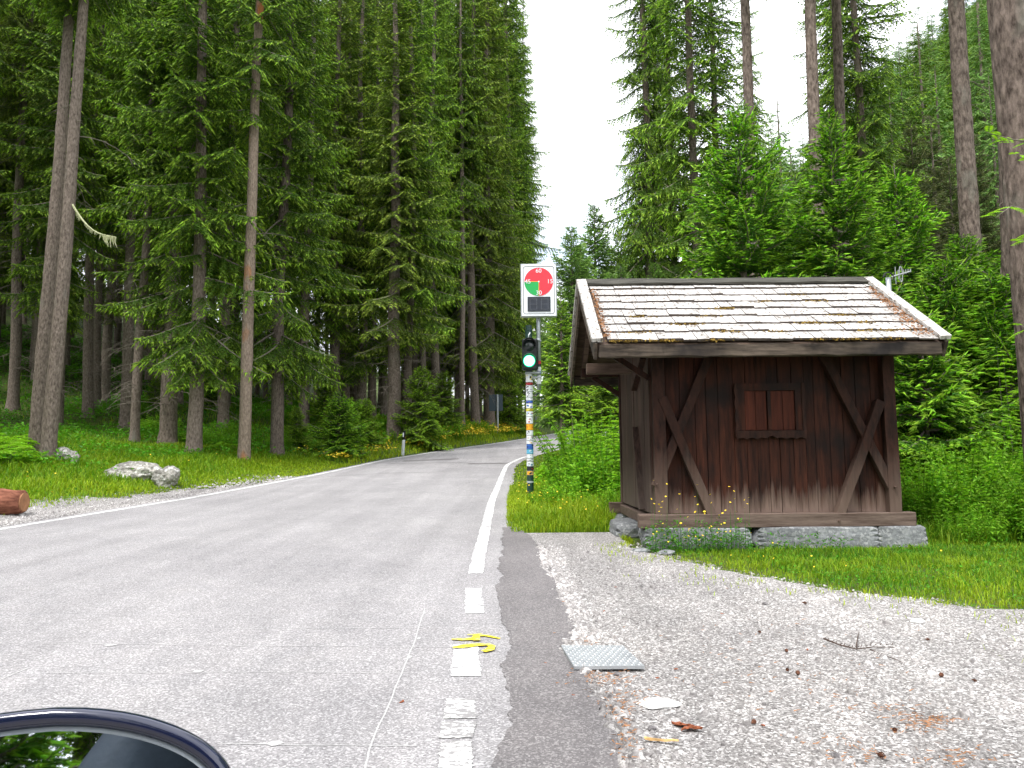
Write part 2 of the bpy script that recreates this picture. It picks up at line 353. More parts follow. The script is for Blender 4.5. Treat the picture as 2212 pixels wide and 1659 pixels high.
def terrain():
    def axis(parts): return np.unique(np.concatenate([np.arange(a, b, s) for a, b, s in parts]).round(3))
    xs = axis([(-420, -60, 20), (-60, -14, 1.0), (-14, 12, 0.4), (12, 40, 1.0), (40, 420, 12)])
    ys = axis([(-300, -20, 14), (-20, 2, 1.0), (2, 36, 0.4), (36, 80, 1.0), (80, 420, 8)])
    X, Y = np.meshgrid(xs, ys); Z = H(X, np.clip(Y, -60, 400)) + np.where(Y > 400, 0, 0)
    n, mth = X.shape[1], X.shape[0]
    i = (np.arange(mth - 1)[:, None] * n + np.arange(n - 1)[None, :]).ravel()
    F = np.stack([i, i + 1, i + n + 1, i + n], 1)
    o = mesh_np('ground', np.stack([X, Y, Z - .012], -1), F, M['soil'], smooth=True); tag(o, kind='structure')
terrain()

def strip(name, ys, xl, xr, lift, mat, nx=8, jit=0.0, kind='structure', hf=None):
    """a sheet lying on the ground between two edges"""
    ys = np.asarray(ys, float); xl = np.asarray(xl, float) + RNG.normal(0, 1, len(ys)) * jit; xr = np.asarray(xr, float) + RNG.normal(0, 1, len(ys)) * jit
    t = np.linspace(0, 1, nx + 1); X = xl[:, None] * (1 - t) + xr[:, None] * t; Y = np.repeat(ys[:, None], nx + 1, 1)
    V = np.stack([X, Y, (hf(X, Y) if hf else zr(Y)) + lift], -1); n = nx + 1
    i = (np.arange(len(ys) - 1)[:, None] * n + np.arange(nx)[None, :]).ravel()
    return tag(mesh_np(name, V, np.stack([i, i + 1, i + n + 1, i + n], 1), mat, smooth=True), kind=kind)

# ---- road, its newer edge strip, the gravel lot
pe_px = [(1330, 1659), (1335, 1600), (1300, 1530), (1268, 1480), (1250, 1455), (1218, 1408), (1232, 1385), (1243, 1360), (1230, 1335), (1195, 1265), (1178, 1230), (1165, 1195), (1145, 1158), (1120, 1141)]
_PE = edge_pts(pe_px); _PE = np.vstack([[_PE[0][0] + .25, -12], [_PE[0][0] + .06, 1.0], _PE])
_wn = np.random.default_rng(99).uniform(-1, 1, (4, 4096))
def wob(y, a=1.0):
    """ragged edge: four octaves of smooth random steps"""
    y = np.asarray(y, float); o = 0 * y
    for k, (s, g) in enumerate(((.55, .030), (.21, .016), (.085, .010), (.034, .007))):
        x = y / s + 500; i = np.floor(x).astype(int); t = x - i; t = t * t * (3 - 2 * t); o = o + g * (_wn[k][i % 4096] * (1 - t) + _wn[k][(i + 1) % 4096] * t)
    return a * o
def XPE(Y): return np.interp(Y, _PE[:, 1], _PE[:, 0]) + wob(np.asarray(Y, float))
Y_PATCH = float(_PE[-1][1])
gb_px = [(2900, 1440), (2400, 1350), (2212, 1318), (2110, 1322), (2000, 1298), (1850, 1283), (1680, 1258), (1540, 1226), (1440, 1202), (1370, 1190), (1345, 1172), (1335, 1150)]
_GB = edge_pts(gb_px); _GB[:, 1] = np.maximum.accumulate(_GB[:, 1]); 
def XGB(Y):
    Y = np.asarray(Y, float); x = np.interp(Y, _GB[:, 1] + np.arange(len(_GB)) * 1e-4, _GB[:, 0])
    return np.where(Y < _GB[0][1], 11.0, x) + wob(Y, 2.2)
Y_GB = float(_GB[-1][1])

ys = np.concatenate([np.arange(-18, 2, 1.0), np.arange(2, 36, 0.25), np.arange(36, 82, 0.5)])
strip('road', ys, XL(ys) - .22 + wob(ys, 1.5), np.where(ys < Y_PATCH + .1, XPE(ys) - .06, XR(ys) + .34 + wob(ys, 1.5)), 0.013, M['asphalt'], 10)
ys = np.concatenate([np.arange(-12, 2, .5), np.arange(2, Y_PATCH, 0.04)])
plx = edge_pts([(1082, 1659), (1100, 1560), (1092, 1470), (1096, 1400), (1078, 1310), (1083, 1230), (1083, 1150)])
_px = np.interp(ys, plx[:, 1], plx[:, 0]) + wob(ys * 1.7 + 3, 1.2)
strip('road_patch', ys, np.minimum(_px, XPE(ys) - .02), XPE(ys) + 0 * ys, 0.018, M['patch'], 5, 0.004)
ys = np.concatenate([np.arange(-12, 3, .5), np.arange(3, Y_GB, 0.05)])
strip('gravel_lot', ys, XPE(ys) - .15, np.maximum(XGB(ys), XPE(ys) + .02), 0.007, M['gravel'], 26, 0.012)
# stony shoulder on the far side of the road
ys = np.arange(7, 24, 0.08); sw = 2.3 * sstep(24 - ys, 0, 12) * (1 + .25 * np.sin(ys * 1.7) + .15 * np.sin(ys * 4.3))
strip('road_shoulder', ys, XL(ys) - .2 - sw + wob(ys, 3), XL(ys) - .12, 0.006, M['gravel'], 8, 0.02, hf=H)

# ---- painted lines
def line(name, ys, cx, wd, mat=None, lift=0.0175):
    return strip(name, ys, cx - wd / 2 + wob(ys * 2.1 + 7, .22), cx + wd / 2 + wob(ys * 1.9 + 21, .22), lift, mat or M['line'], 2, 0.003)
ys = np.arange(-10, 80, 0.25); line('road_edge_line', ys, XL(ys) + .02, .15 + 0 * ys)
def ypix(px, py): return float(edge_pts([(px, py)])[0][1])
Y0 = ypix(1030, 1243)
ys = np.arange(Y0, 34, 0.05); line('road_edge_line', ys, XR(ys) - .02, .145 + 0 * ys)
for (xa, ya, xb, yb, wd, mt) in ((1022, 1275, 1025, 1330, 40, 'line'), (1008, 1400, 1006, 1468, 60, 'line'), (996, 1518, 994, 1560, 64, 'line2'), (992, 1568, 987, 1605, 70, 'line2'), (987, 1612, 982, 1700, 74, 'line2')):
    a, c = edge_pts([(xb, yb), (xa, ya)]); ys = np.linspace(a[1], c[1], 40); cx = np.interp(ys, [a[1], c[1]], [a[0], c[0]])
    line('road_edge_dash', ys, cx, ys * 0 + wd * a[1] / F_PX, M[mt])
# pale sawn joints of the detector loops
def joint(px, wd=0.006):
    p = edge_pts(px); q = []
    for (a, c) in zip(p[:-1], p[1:]):
        for t in np.linspace(0, 1, 14)[:-1]: q.append(a + (c - a) * t)
    q.append(p[-1]); q = np.array(q); q = q + np.stack([wob(q[:, 1] * 3, .15), wob(q[:, 0] * 3, .15)], 1); d = nrm(np.gradient(q, axis=0)); nn_ = np.stack([-d[:, 1], d[:, 0]], 1) * wd / 2
    A, B = q + nn_, q - nn_; V = np.concatenate([np.c_[A, zr(A[:, 1]) + .0155], np.c_[B, zr(B[:, 1]) + .0155]]); n = len(q); i = np.arange(n - 1)
    tag(mesh_np('road_joint', V, np.stack([i, i + 1, n + i + 1, n + i], 1), M['saw']), kind='structure')
joint([(-300, 1394), (200, 1397), (600, 1402), (985, 1404)]); joint([(100, 1459), (420, 1459), (880, 1461)], .006)
joint([(470, 1617), (640, 1617), (900, 1619)]); joint([(918, 1318), (893, 1400), (860, 1480), (800, 1620), (784, 1680)], .008)
joint([(-60, 1500), (60, 1450)], .012); joint([(380, 1364), (700, 1362), (920, 1360)], .006)
for px, py, wpx in ((237, 1400, 34), (428, 1458, 26), (596, 1617, 40), (905, 1385, 12), (885, 1425, 10)):   # smears of filler
    a = edge_pts([(px, py)])[0]; rw = wpx * a[1] / F_PX / 2
    an = np.linspace(0, 2 * math.pi, 15)[:-1]; rr = RNG.uniform(.6, 1, 14)
    V = np.c_[a[0] + rw * np.cos(an) * rr, a[1] + .035 * np.sin(an) * rr]; V = np.c_[V, zr(V[:, 1]) + .0165]
    tag(mesh_np('road_joint', np.vstack([V, [[a[0], a[1], zr(a[1]) + .0165]]]), np.array([[i, (i + 1) % 14, 14] for i in range(14)]), M['saw']), kind='structure')
# dark repair seams farther up the road
for px, wd in (([(835, 1003), (960, 1000), (1090, 1003), (1130, 1005)], .06), ([(870, 997), (990, 992)], .35), ([(1010, 1003), (1110, 1001)], .25), ([(1000, 1048), (1055, 1032)], .03), ([(560, 1040), (820, 1024), (960, 1020)], .03)):
    p = edge_pts(px); n = 20; t = np.linspace(0, 1, n); s = np.linspace(0, 1, len(p)); q = np.stack([np.interp(t, s, p[:, 0]), np.interp(t, s, p[:, 1])], 1); q[:, 1] += wob(q[:, 0] * 2, 2)
    V = np.concatenate([np.c_[q[:, 0], q[:, 1] - wd, zr(q[:, 1] - wd) + .0165], np.c_[q[:, 0], q[:, 1] + wd, zr(q[:, 1] + wd) + .0165]]); i = np.arange(n - 1)
    tag(mesh_np('road_repair_patch', V, np.stack([i, i + 1, n + i + 1, n + i], 1), M['patch']), kind='structure')
# yellow sprayed survey mark: a bar with an arrow head and a hook
def stroke(name, px, wd, mat, lift=.021):
    p = edge_pts(px); n = len(p); d = nrm(np.gradient(p, axis=0)); nn_ = np.stack([-d[:, 1], d[:, 0]], 1) * np.array(wd)[:, None] / 2
    A, B = p + nn_, p - nn_; V = np.concatenate([np.c_[A, zr(A[:, 1]) + lift], np.c_[B, zr(B[:, 1]) + lift]]); i = np.arange(n - 1); return V, np.stack([i, i + 1, n + i + 1, n + i], 1)
sv, sf, k = [], [], 0
for j, (px, wd) in enumerate((([(976, 1388), (1000, 1389), (1025, 1387), (1032, 1380), (1050, 1380), (1080, 1386)], [.03, .05, .07, .05, .035, .02]),
               ([(1010, 1379), (1030, 1378), (1040, 1377)], [.015, .025, .02]),
               ([(978, 1408), (1000, 1405), (1030, 1402), (1055, 1401), (1063, 1405), (1058, 1413), (1044, 1417)], [.03, .075, .065, .045, .045, .06, .04]),
               ([(1028, 1378), (1030, 1392)], [.04, .05]))):
    V, F = stroke('mark', px, wd, M['yellow'], .021 + .0015 * j); sv.append(V); sf.append(F + k); k += len(V)
tag(mesh_np('road_survey_marking', np.concatenate(sv), np.concatenate(sf), M['yellow']), kind='structure')

# ------------------------------------------------------------------ the wooden hut
HX, HY, HYAW = 1.715, 9.56, 0.004
HW, HD = 3.03, 2.60
HZ = 0.25
ZB, ZT = 0.40, 2.38          # wall foot (top of the sill beam) and wall head above local zero
hut = thing('wooden_hut', 'dark wooden toll hut with bleached shingle roof, crossed braces and closed shutters beside the road', 'hut', (HX, HY, HZ), HYAW)
def boards(b, x0, x1, z0, ztop, y, axis='x', wd=.16, th=.03):
    x = x0
    while x < x1 - .02:
        wv = min(wd * RNG.uniform(.75, 1.25), x1 - x); c = x + wv / 2; zt = ztop(c) if callable(ztop) else ztop; tt = RNG.uniform(.2, .8)
        off = RNG.uniform(-.004, .004)
        size = (wv - .007, th, zt - z0) if axis == 'x' else (th, wv - .007, zt - z0)
        ctr = (c, y + off, (z0 + zt) / 2) if axis == 'x' else (y + off, c, (z0 + zt) / 2)
        b.box(ctr, size, None, 0, tt, .002); x += wv
fr = MB(); boards(fr, .02, HW - .02, ZB, ZT, .03); fr.box((HW/2, .062, (ZB+ZT)/2), (HW - .1, .02, ZT - ZB - .02), m=0, tint=.1)
fr.build('front_wall', M['wall'], hut)
RX0, RX1 = -.74, 3.46         # roof ends
YE, ZE, ZRD = -.52, 2.46, 3.57  # eave line and ridge (top of shingle bed)
slope = math.atan2(ZRD - ZE, HD / 2 - YE)
def roof_z(y): return ZRD - abs(y - HD / 2) * math.tan(slope)
for nm, xx in (('side_wall', .015), ('side_wall', HW - .015)):
    b = MB(); boards(b, .05, HD - .05, ZB, lambda c: roof_z(c) - .16, xx, 'y', .19); b.build(nm, M['sidewall'], hut)
b = MB(); boards(b, .02, HW - .02, ZB, ZT, HD - .03); b.build('rear_wall', M['sidewall'], hut)
for (x, y) in ((.10, -.025), (HW - .07, -.025), (.06, HD - .05), (HW - .06, HD - .05)):
    b = MB(); b.beam((x, y, ZB), (x, y, ZT + .1), .15, .13, (0, 1, 0), tint=RNG.uniform(.3, .7), n=8, jit=.004); b.build('corner_post', M['brace'], hut)
# sill beams with projecting ends
for (a, c) in (((-.18, -.03, .315), (HW + .16, -.03, .315)), ((-.20, HD - .02, .315), (HW + .20, HD - .02, .315))):
    b = MB(); b.beam(a, c, .17, .165, n=14, jit=.004); b.build('sill_beam', M['sill'], hut, bevel=.008)
for xx in (.03, HW - .03):
    b = MB(); b.beam((xx, .06, .30), (xx, HD + .22, .30), .15, .13, n=8, jit=.004); b.build('sill_beam', M['sill'], hut, bevel=.008)
# crossed braces on the front, laid over the boards
def FP(px, py):               # front-wall picture point -> local x, z
    p = P(px, py, 9.52); return (p[0] - HX, p[2] - HZ)
for i, (a, c, off) in enumerate((((1530, 772), (1416, 1052), .075), ((1428, 858), (1545, 1132), .080), ((1778, 766), (1928, 1056), .075), ((1900, 866), (1806, 1130), .080))):
    a = FP(*a); c = FP(*c); b = MB(); yy = -.025 - (.02 if i % 2 else 0)
    b.beam((a[0], yy, a[1]), (c[0], yy, c[1]), off + .03, .112, (c[1] - a[1], 0, a[0] - c[0]), tint=RNG.uniform(.35, .65), n=10, jit=.003)
    b.build('brace', M['brace'], hut, bevel=.006)
# wooden pegs at the brace feet
for px, py in ((1416, 1045), (1545, 1122), (1928, 1050), (1806, 1122)):
    q = FP(px, py); b = MB(); b.tube([(q[0], -.02, q[1]), (q[0] + .01, -.13, q[1] - .015)], [.016, .014], 7); b.build('peg', M['brace'], hut)
# shuttered window with scalloped board
win = MB(); x0, z1 = FP(1592, 828); x1, z0 = FP(1738, 946)
o0 = (x0 + .09, z0 + .10); o1 = (x1 - .09, z1 - .09)
def ringbar(b, ax0, az0, ax1, az1, y=-.005, th=.05, t=.4): b.box(((ax0+ax1)/2, y, (az0+az1)/2), (ax1-ax0, th, az1-az0), None, 0, t, .002)
ringbar(win, x0, o1[1], x1, z1); ringbar(win, x0, o0[1], o0[0], o1[1] - .002); ringbar(win, o1[0], o0[1], x1, o1[1] - .002)
wf = win.build('window', M['wall'], hut)
sc = MB(); n = 42; pts = [(x0 - .02, o0[1] - .004)] 
edge = [(x1 + .02 - (x1 - x0 + .04) * i / n, z0 - .012 + .020 * abs(math.sin(i * math.pi / 6)) + .022 * math.exp(-((i - n/2) / 3.5) ** 2)) for i in range(n + 1)]
sc.prism([(x1 + .02, o0[1] - .004)][:1] + [edge[0]] + edge[1:] + [(x0 - .02, o0[1] - .004)], -.012, -.05, lambda u, v, q: (u, q, v)); sc.build('scalloped_board', M['brace'], wf)
for sgn in (-1, 1):           # wavy side mouldings
    xs_ = x0 - .012 if sgn < 0 else x1 + .012; mb = MB(); k = 30
    out_ = [(xs_ + sgn * (.012 + .014 * abs(math.sin(i * math.pi / 7.5))), z0 + (z1 - z0) * i / k) for i in range(k + 1)]
    mb.prism(out_ + [(xs_ - sgn * .02, z1), (xs_ - sgn * .02, z0)], -.012, -.042, lambda u, v, q: (u, q, v)); mb.build('wavy_moulding', M['brace'], wf)
xm = FP(1663, 880)[0]
for (a, c) in ((o0[0], xm - .022), (xm + .022, o1[0])):
    sh = MB(); boards(sh, a + .004, c - .004, o0[1] + .004, o1[1] - .004, .004, 'x', .15, .03); sh.build('shutter', M['shutter'], wf)
mu = MB(); mu.box((xm, -.008, (o0[1] + o1[1]) / 2), (.042, .045, o1[1] - o0[1] - .01)); mu.build('mullion', M['wall'], wf)
# roof: boards, shingle courses, ridge boards, barge boards, eave timbers, rafters
roof_bed = MB()
for s in (-1, 1):
    a = (0, HD/2 + s * (HD/2 - YE), ZE - .045); c = (0, HD/2, ZRD - .045); nrmv = (0, s * math.sin(slope), math.cos(slope))
    L = math.hypot(a[1] - c[1], a[2] - c[2]); nb = 10
    for i in range(nb):
        t0, t1 = i / nb, (i + 1) / nb - .004; p = [np.array(a) + (np.array(c) - np.array(a)) * t for t in (t0, t1)]; mid = (p[0] + p[1]) / 2; wv = L * (t1 - t0)
        roof_bed.beam((RX0 + .05, mid[1], mid[2]), (RX1 - .05, mid[1], mid[2]), wv, .028, nrmv, tint=RNG.uniform(.2, .8))
roof = roof_bed.build('roof', M['soffit'], hut)
def course(s, rng):
    b = MB(); NR = 8; L = math.hypot(HD/2 - YE, ZRD - ZE); dn = np.array([0, s * math.cos(slope), -math.sin(slope)]); up = np.array([0, s * math.sin(slope), math.cos(slope)])
    top = np.array([0, HD/2, ZRD]); X = np.array([1.0, 0, 0])
    for r in range(NR):
        d1 = (r + 1) / NR * L + .015; d0 = r / NR * L - .06; x = RX0 + .13 + rng.uniform(0, .05)
        while x < RX1 - .13:
            wv = rng.uniform(.13, .34); wv = min(wv, RX1 - .11 - x); dd = d1 + rng.uniform(-.022, .012) ; th = rng.uniform(.020, .036); lift = rng.uniform(0, .008); tw = rng.uniform(-.006, .006)
            cs = []
            for (xx, q) in ((x + .003, tw), (x + wv - .003, -tw)):
                for (d, h0, h1) in ((max(d0, .0), -.012, .010), (dd + q, .006 + lift, .006 + lift + th)):
                    for hh in (h0, h1): cs.append(top + dn * d + up * hh + X * xx)
            # order: x0:[d0 lo, d0 hi, d1 lo, d1 hi], x1: ...
            t = rng.uniform(0, 1); b.add(cs, [(1, 3, 7, 5)], 0, t); b.add(cs, [(2, 6, 7, 3), (0, 4, 6, 2), (0, 2, 3, 1), (4, 5, 7, 6), (0, 1, 5, 4)], 1, t); x += wv
    return b
rs = np.random.default_rng(3)
for s in (-1, 1): course(s, rs).build('shingles', [M['shingle'], M['shedge']], roof)
for s in (-1, 1):
    b = MB(); b.beam((RX0 + .1, HD/2 + s * .075, ZRD + .02), (RX1 - .1, HD/2 + s * .075, ZRD + .02), .19, .028, (0, s * math.sin(slope), math.cos(slope)), n=16, jit=.006); b.build('ridge_board', M['ridge'], roof)
    for xx in (RX0 + .035, RX1 - .035):
        b = MB(); b.beam((xx, HD/2 + s * .02, ZRD + .055), (xx, HD/2 + s * (HD/2 - YE + .05), ZE + .015), .13, .05, (0, s * math.sin(slope), math.cos(slope)), n=10, jit=.003, tint=.6); b.build('barge_cover', M['shingle'], roof)
        b = MB(); xo = RX0 + .02 if xx < 0 else RX1 - .02
        b.beam((xo, HD/2, ZRD - .115), (xo, HD/2 + s * (HD/2 - YE), ZE - .115), .035, .20, (0, s * math.sin(slope), math.cos(slope)), n=8, jit=.002); b.build('barge_board', M['fascia'], roof)
    ye = HD/2 + s * (HD/2 - YE - .035)
    b = MB(); b.beam((RX0 + .06, ye, ZE - .105), (RX1 - .06, ye, ZE - .105), .10, .15, n=26, jit=.007); b.build('eave_timber', M['fascia'], roof, bevel=.01)
    for i in range(7):        # rafters
        xx = RX0 + .2 + i * (RX1 - RX0 - .4) / 6; b = MB(); u2 = np.array([0, s * math.sin(slope), math.cos(slope)]) * -.10
        a = np.array([xx, HD/2, ZRD - .02]) + u2; c = np.array([xx, HD/2 + s * (HD/2 - YE - .10), ZE + .03]) + u2; b.beam(a, c, .075, .075, (0, s * math.sin(slope), math.cos(slope))); b.build('rafter', M['soffit'], roof)
for (y, z) in ((.03, ZT + .05), (HD - .03, ZT + .05), (HD / 2, ZRD - .25)):
    b = MB(); b.beam((RX0 + .14, y, z), (RX1 - .14, y, z), .13, .14, n=10, jit=.003); b.build('purlin', M['brace'], hut, bevel=.006)
b = MB(); b.beam((-.64, HD/2 + .1, ZT - .02), (.05, HD/2 + .1, ZT - .02), .12, .15); b.build('purlin', M['soffit'], hut, bevel=.006)
for y, zt in ((.03, ZT - .02), (HD - .03, ZT - .02)):
    b = MB(); b.beam((.0, y + .02, zt - .28), (-.42, y + .02, zt), .07, .08, (0, 1, 0)); b.build('strut', M['brace'], hut)
b = MB(); b.beam((-.03, .18, ZT - .02), (-.03, .95, ZT - .36), .04, .09, (1, 0, 0)); b.build('strut', M['brace'], hut)
b = MB(); b.beam((-.02, .5, ZB + .02), (-.02, .9, 1.5), .04, .12, (1, 0, 0)); b.build('brace', M['sidewall'], hut)
# moss and needle litter lying on the roof courses (one countless layer)
def litter(n, mode, size, rng):
    V = []; F = []; L = math.hypot(HD/2 - YE, ZRD - ZE); up = np.array([0, -math.sin(slope), math.cos(slope)]); dn = np.array([0, -math.cos(slope), -math.sin(slope)])
    for i in range(n):
        if mode == 'moss':
            cx, cr = MC[rng.integers(len(MC))]; x = cx + rng.normal(0, .09); r = cr; d = (r + 1) / 8 * L + .03 + rng.normal(0, .010); h = .016
        else:
            sd_ = rng.random() < .35; d = rng.uniform(.12, 1) ** .8 * L; x = (RX0 + .14 + abs(rng.normal(0, .035))) if sd_ else (RX1 - .14 - abs(rng.normal(0, .05)) * (.5 + d)); h = .05
        p = np.array([x, HD/2, ZRD]) + dn * d + up * (h + rng.uniform(0, .012)); a = rng.uniform(0, 6.28); q = np.array([math.cos(a), 0, 0]) + dn * math.sin(a); s2 = size * rng.uniform(.5, 1.4)
        t = up * rng.uniform(-.5, .8) + np.array([-math.sin(a), 0, 0]) + dn * math.cos(a)
        k = len(V); V += [p, p + q * s2, p + q * s2 * .6 + t * s2 * .35 + up * s2 * .3]; F.append((k, k + 1, k + 2))
    return np.array(V), np.array(F)
MC = [(-.45, 7), (-.3, 7), (.1, 7), (-.2, 6), (.45, 5), (.55, 5), (.9, 6), (.8, 4), (1.7, 2), (2.4, 2), (2.5, 4), (2.7, 5), (2.3, 5), (1.1, 3), (2.0, 5), (2.6, 6), (2.2, 7), (1.9, 7), (2.9, 6), (1.5, 6), (-.05, 4), (2.2, 1), (2.4, 7), (.7, 7), (2.8, 7)]
V, F = litter(1300, 'moss', .035, rs); tag(mesh_np('moss', V, F, M['roofmoss'], parent=roof), kind='stuff')
V, F = litter(1000, 'edge', .032, rs); tag(mesh_np('needle_litter', V, F, M['needlelitter'], parent=roof), kind='stuff')

# ---- stones
def rock(name, size, seed, mat, sub=3, rough=.22, box=0.0, fr=1.4):
    bm = bmesh.new(); bmesh.ops.create_icosphere(bm, subdivisions=sub, radius=1)
    for v in bm.verts:
        p = v.co.copy(); q = p.copy()
        if box: mxx = max(abs(p.x), abs(p.y), abs(p.z)); q = p.lerp(p / mxx, box)
        n1 = mnoise.noise(p * fr + Vector((seed, 0, 0))); n2 = mnoise.noise(p * fr * 3 + Vector((0, seed, 0))); n3 = mnoise.noise(p * fr * 8 + Vector((0, 0, seed)))
        q = q * (1 + rough * (n1 + .45 * n2 + .2 * n3)); v.co = Vector((q.x * size[0], q.y * size[1], q.z * size[2]))
    me = bpy.data.meshes.new(name); bm.to_mesh(me); bm.free(); me.materials.append(mat)
    return me
def hutloc(x, y, z): c, s = math.cos(HYAW), math.sin(HYAW); return (HX + x * c - y * s, HY + x * s + y * c, HZ + z)
for (x, w_, lab, hh, seed) in ((.52, 1.40, 'long grey granite foundation block under the near end of the hut beside the gravel', .135, 3), (1.98, 1.60, 'long grey granite foundation block under the middle of the hut front', .15, 5), (3.00, .64, 'rounded grey granite block under the right end of the hut beam', .16, 9)):
    me = rock('foundation_stone', (w_ / 2 * .98, .19, hh * 1.02), seed, M['granite'], 4, .05, .78); o = inst('foundation_stone', me)
    o.location = hutloc(x, .03, .245 - hh * 1.03); o.rotation_euler = (0, 0, HYAW); tag(o, lab, 'stone block', 'foundation stones of the hut')
for (x, y, lab, seed) in ((-.05, 1.3, 'flat grey foundation stone under the left gable of the hut', 12), (.3, 2.55, 'grey foundation stone under the back of the hut', 17), (2.8, 2.5, 'grey foundation stone under the far back corner of the hut', 19)):
    me = rock('foundation_stone', (.45, .3, .13), seed, M['granite'], 3, .08, .7); o = inst('foundation_stone', me); o.location = hutloc(x, y, .105); o.rotation_euler = (0, 0, HYAW + 1.57 * (x < 0)); tag(o, lab, 'stone block', 'foundation stones of the hut')
for px, py, Y, size, seed, lab, rz in ((143, 1040, 22.0, (.31, .24, .27), 21, 'small pointed grey boulder in the meadow left of the other boulders', .3), (285, 1050, 20.6, (.72, .40, .28), 23, 'low long grey boulder lying in the meadow beside the road', -.1), (358, 1042, 19.9, (.32, .30, .30), 29, 'white blocky boulder at the right end of the long boulder', .5)):
    me = rock('boulder', size, seed, M['boulder'], 4, .32, .25, 1.1); o = inst('boulder', me); p = P(px, py, Y); o.location = (p[0], Y, Hs(p[0], Y) + size[2] * .62); o.rotation_euler = (.1, 0, rz); tag(o, lab, 'boulder', 'boulders on the left verge')
# ---- red-brown log cut by the frame's left edge
lg = MB(); p = P(-20, 1085, 13.6); n = 14; L0, L1 = p[0] - 2.2, P(42, 1085, 13.6)[0]
pts = [(L0 + (L1 - L0) * i / n, 13.6 + .12 * i / n, 0) for i in range(n + 1)]; rad = [.24 + .012 * math.sin(i * 2.3) for i in range(n)] + [.20]
lg.tube(pts, rad, 22); logo = lg.build('log', None, None, True); 
m, nt, b = newmat('peeling_red_bark', .9, .15); v = coords(nt, (1.2, 7, 7)); f = noisef(nt, v, 2.2, 8, .7); setc(nt, b, mixc(nt, ramp(nt, f, .35, .65), (.10, .035, .022), (.33, .135, .085))); bump(nt, b, f, .8, .02)
logo.data.materials.clear(); logo.data.materials.append(m)
for vv in logo.data.vertices: q = mnoise.noise(Vector(vv.co) * 3.0); vv.co.z *= (1 + .18 * q); vv.co.y += .03 * q
logo.location = (0, 0, Hs(p[0], 13.6) + .19); tag(logo, 'red-brown log lying on the verge at the picture\'s left edge', 'log')
en = MB(); en.tube([(L1 - .002, 13.72, .0), (L1 + .018, 13.722, .0)], [.17, .165], 18); oo = en.build('cut_end', plain('sawn_log_end', (.34, .17, .09), .9, .1, .25, 9), logo)

# ---- chequer plate cover
cv = thing('manhole_cover', 'square galvanised chequer plate cover lying between dark asphalt and gravel', 'manhole cover')
c4 = edge_pts([(1240, 1456), (1393, 1456), (1346, 1405), (1212, 1405)]); b = MB(); zc = float(zr(c4[:, 1].mean()))
b.add([(x, y, zc + .018) for x, y in c4] + [(x, y, zc + .036) for x, y in c4], [(3, 2, 1, 0), (4, 5, 6, 7), (0, 1, 5, 4), (1, 2, 6, 5), (2, 3, 7, 6), (3, 0, 4, 7)]); 
m, nt, bb = newmat('galvanised_plate', .42, .5); bb.inputs['Metallic'].default_value = .55; f = noisef(nt, coords(nt), 9, 5); setc(nt, bb, mixc(nt, ramp(nt, f, .3, .7), (.36, .375, .39), (.50, .515, .53))); M['plate'] = m
b.build('plate', M['plate'], cv)
st = MB()
for i in range(20):
    for j in range(12):
        u, v_ = (i + .5) / 20, (j + .5) / 12; q = (c4[0] * (1 - u) + c4[1] * u) * (1 - v_) + (c4[3] * (1 - u) + c4[2] * u) * v_; a = .7 if (i + j) % 2 else -.7
        d = np.array([math.cos(a), math.sin(a), 0]); pp = np.array([q[0], q[1], zc + .0365]); s_ = np.array([-d[1], d[0], 0]) * .0032
        st.add([pp - d * .011, pp - s_, pp + d * .011, pp + s_, pp + np.array([0, 0, .0035])], [(0, 1, 4), (1, 2, 4), (2, 3, 4), (3, 0, 4)])
tag(st.build('tread_pattern', M['plate'], cv), kind='stuff')

# ------------------------------------------------------------------ signal and countdown sign
YP = 17.0
def PX(px, py, Y=YP): return P(px, py, Y)
base = PX(1146, 1074); gx = base[0]; gz = Hs(gx, YP)
tl = thing('traffic_light', 'green traffic light on a sticker covered round pole in the verge', 'traffic light', (gx, YP, gz))
def loc(px, py, dy=0.0): q = PX(px, py); return np.array([q[0] - gx, dy, q[2] - gz])
rp_ = 7.2 / F_PX * YP
ztop = loc(1146, 800)[2]; zcap = loc(1146, 703)[2]
b = MB(); b.tube([(0, 0, -.3), (0, 0, .05), (0, 0, ztop), (0, 0, zcap - .12)], [rp_, rp_, rp_, rp_ * .92], 20); b.build('pole', M['darkgreen'], tl, True)
b = MB(); b.tube([(0, 0, zcap - .36), (0, 0, zcap - .30), (0, 0, zcap - .295), (0, 0, zcap - .12), (0, 0, zcap - .115), (0, 0, zcap - .095), (0, 0, zcap - .09), (0, 0, zcap)], [rp_ * q for q in (1.25, 1.25, 1.02, 1.02, 1.14, 1.14, .96, .92)], 20); b.build('pole_cap', M['darkgreen'], tl)
h0, h1 = loc(1128, 802), loc(1161, 735); cx = (h0[0] + h1[0]) / 2; yh = -.17
b = MB(); b.box((cx, yh, (h0[2] + h1[2]) / 2), (h1[0] - h0[0], .22, h1[2] - h0[2])); b.build('housing', M['black'], tl, bevel=.03)
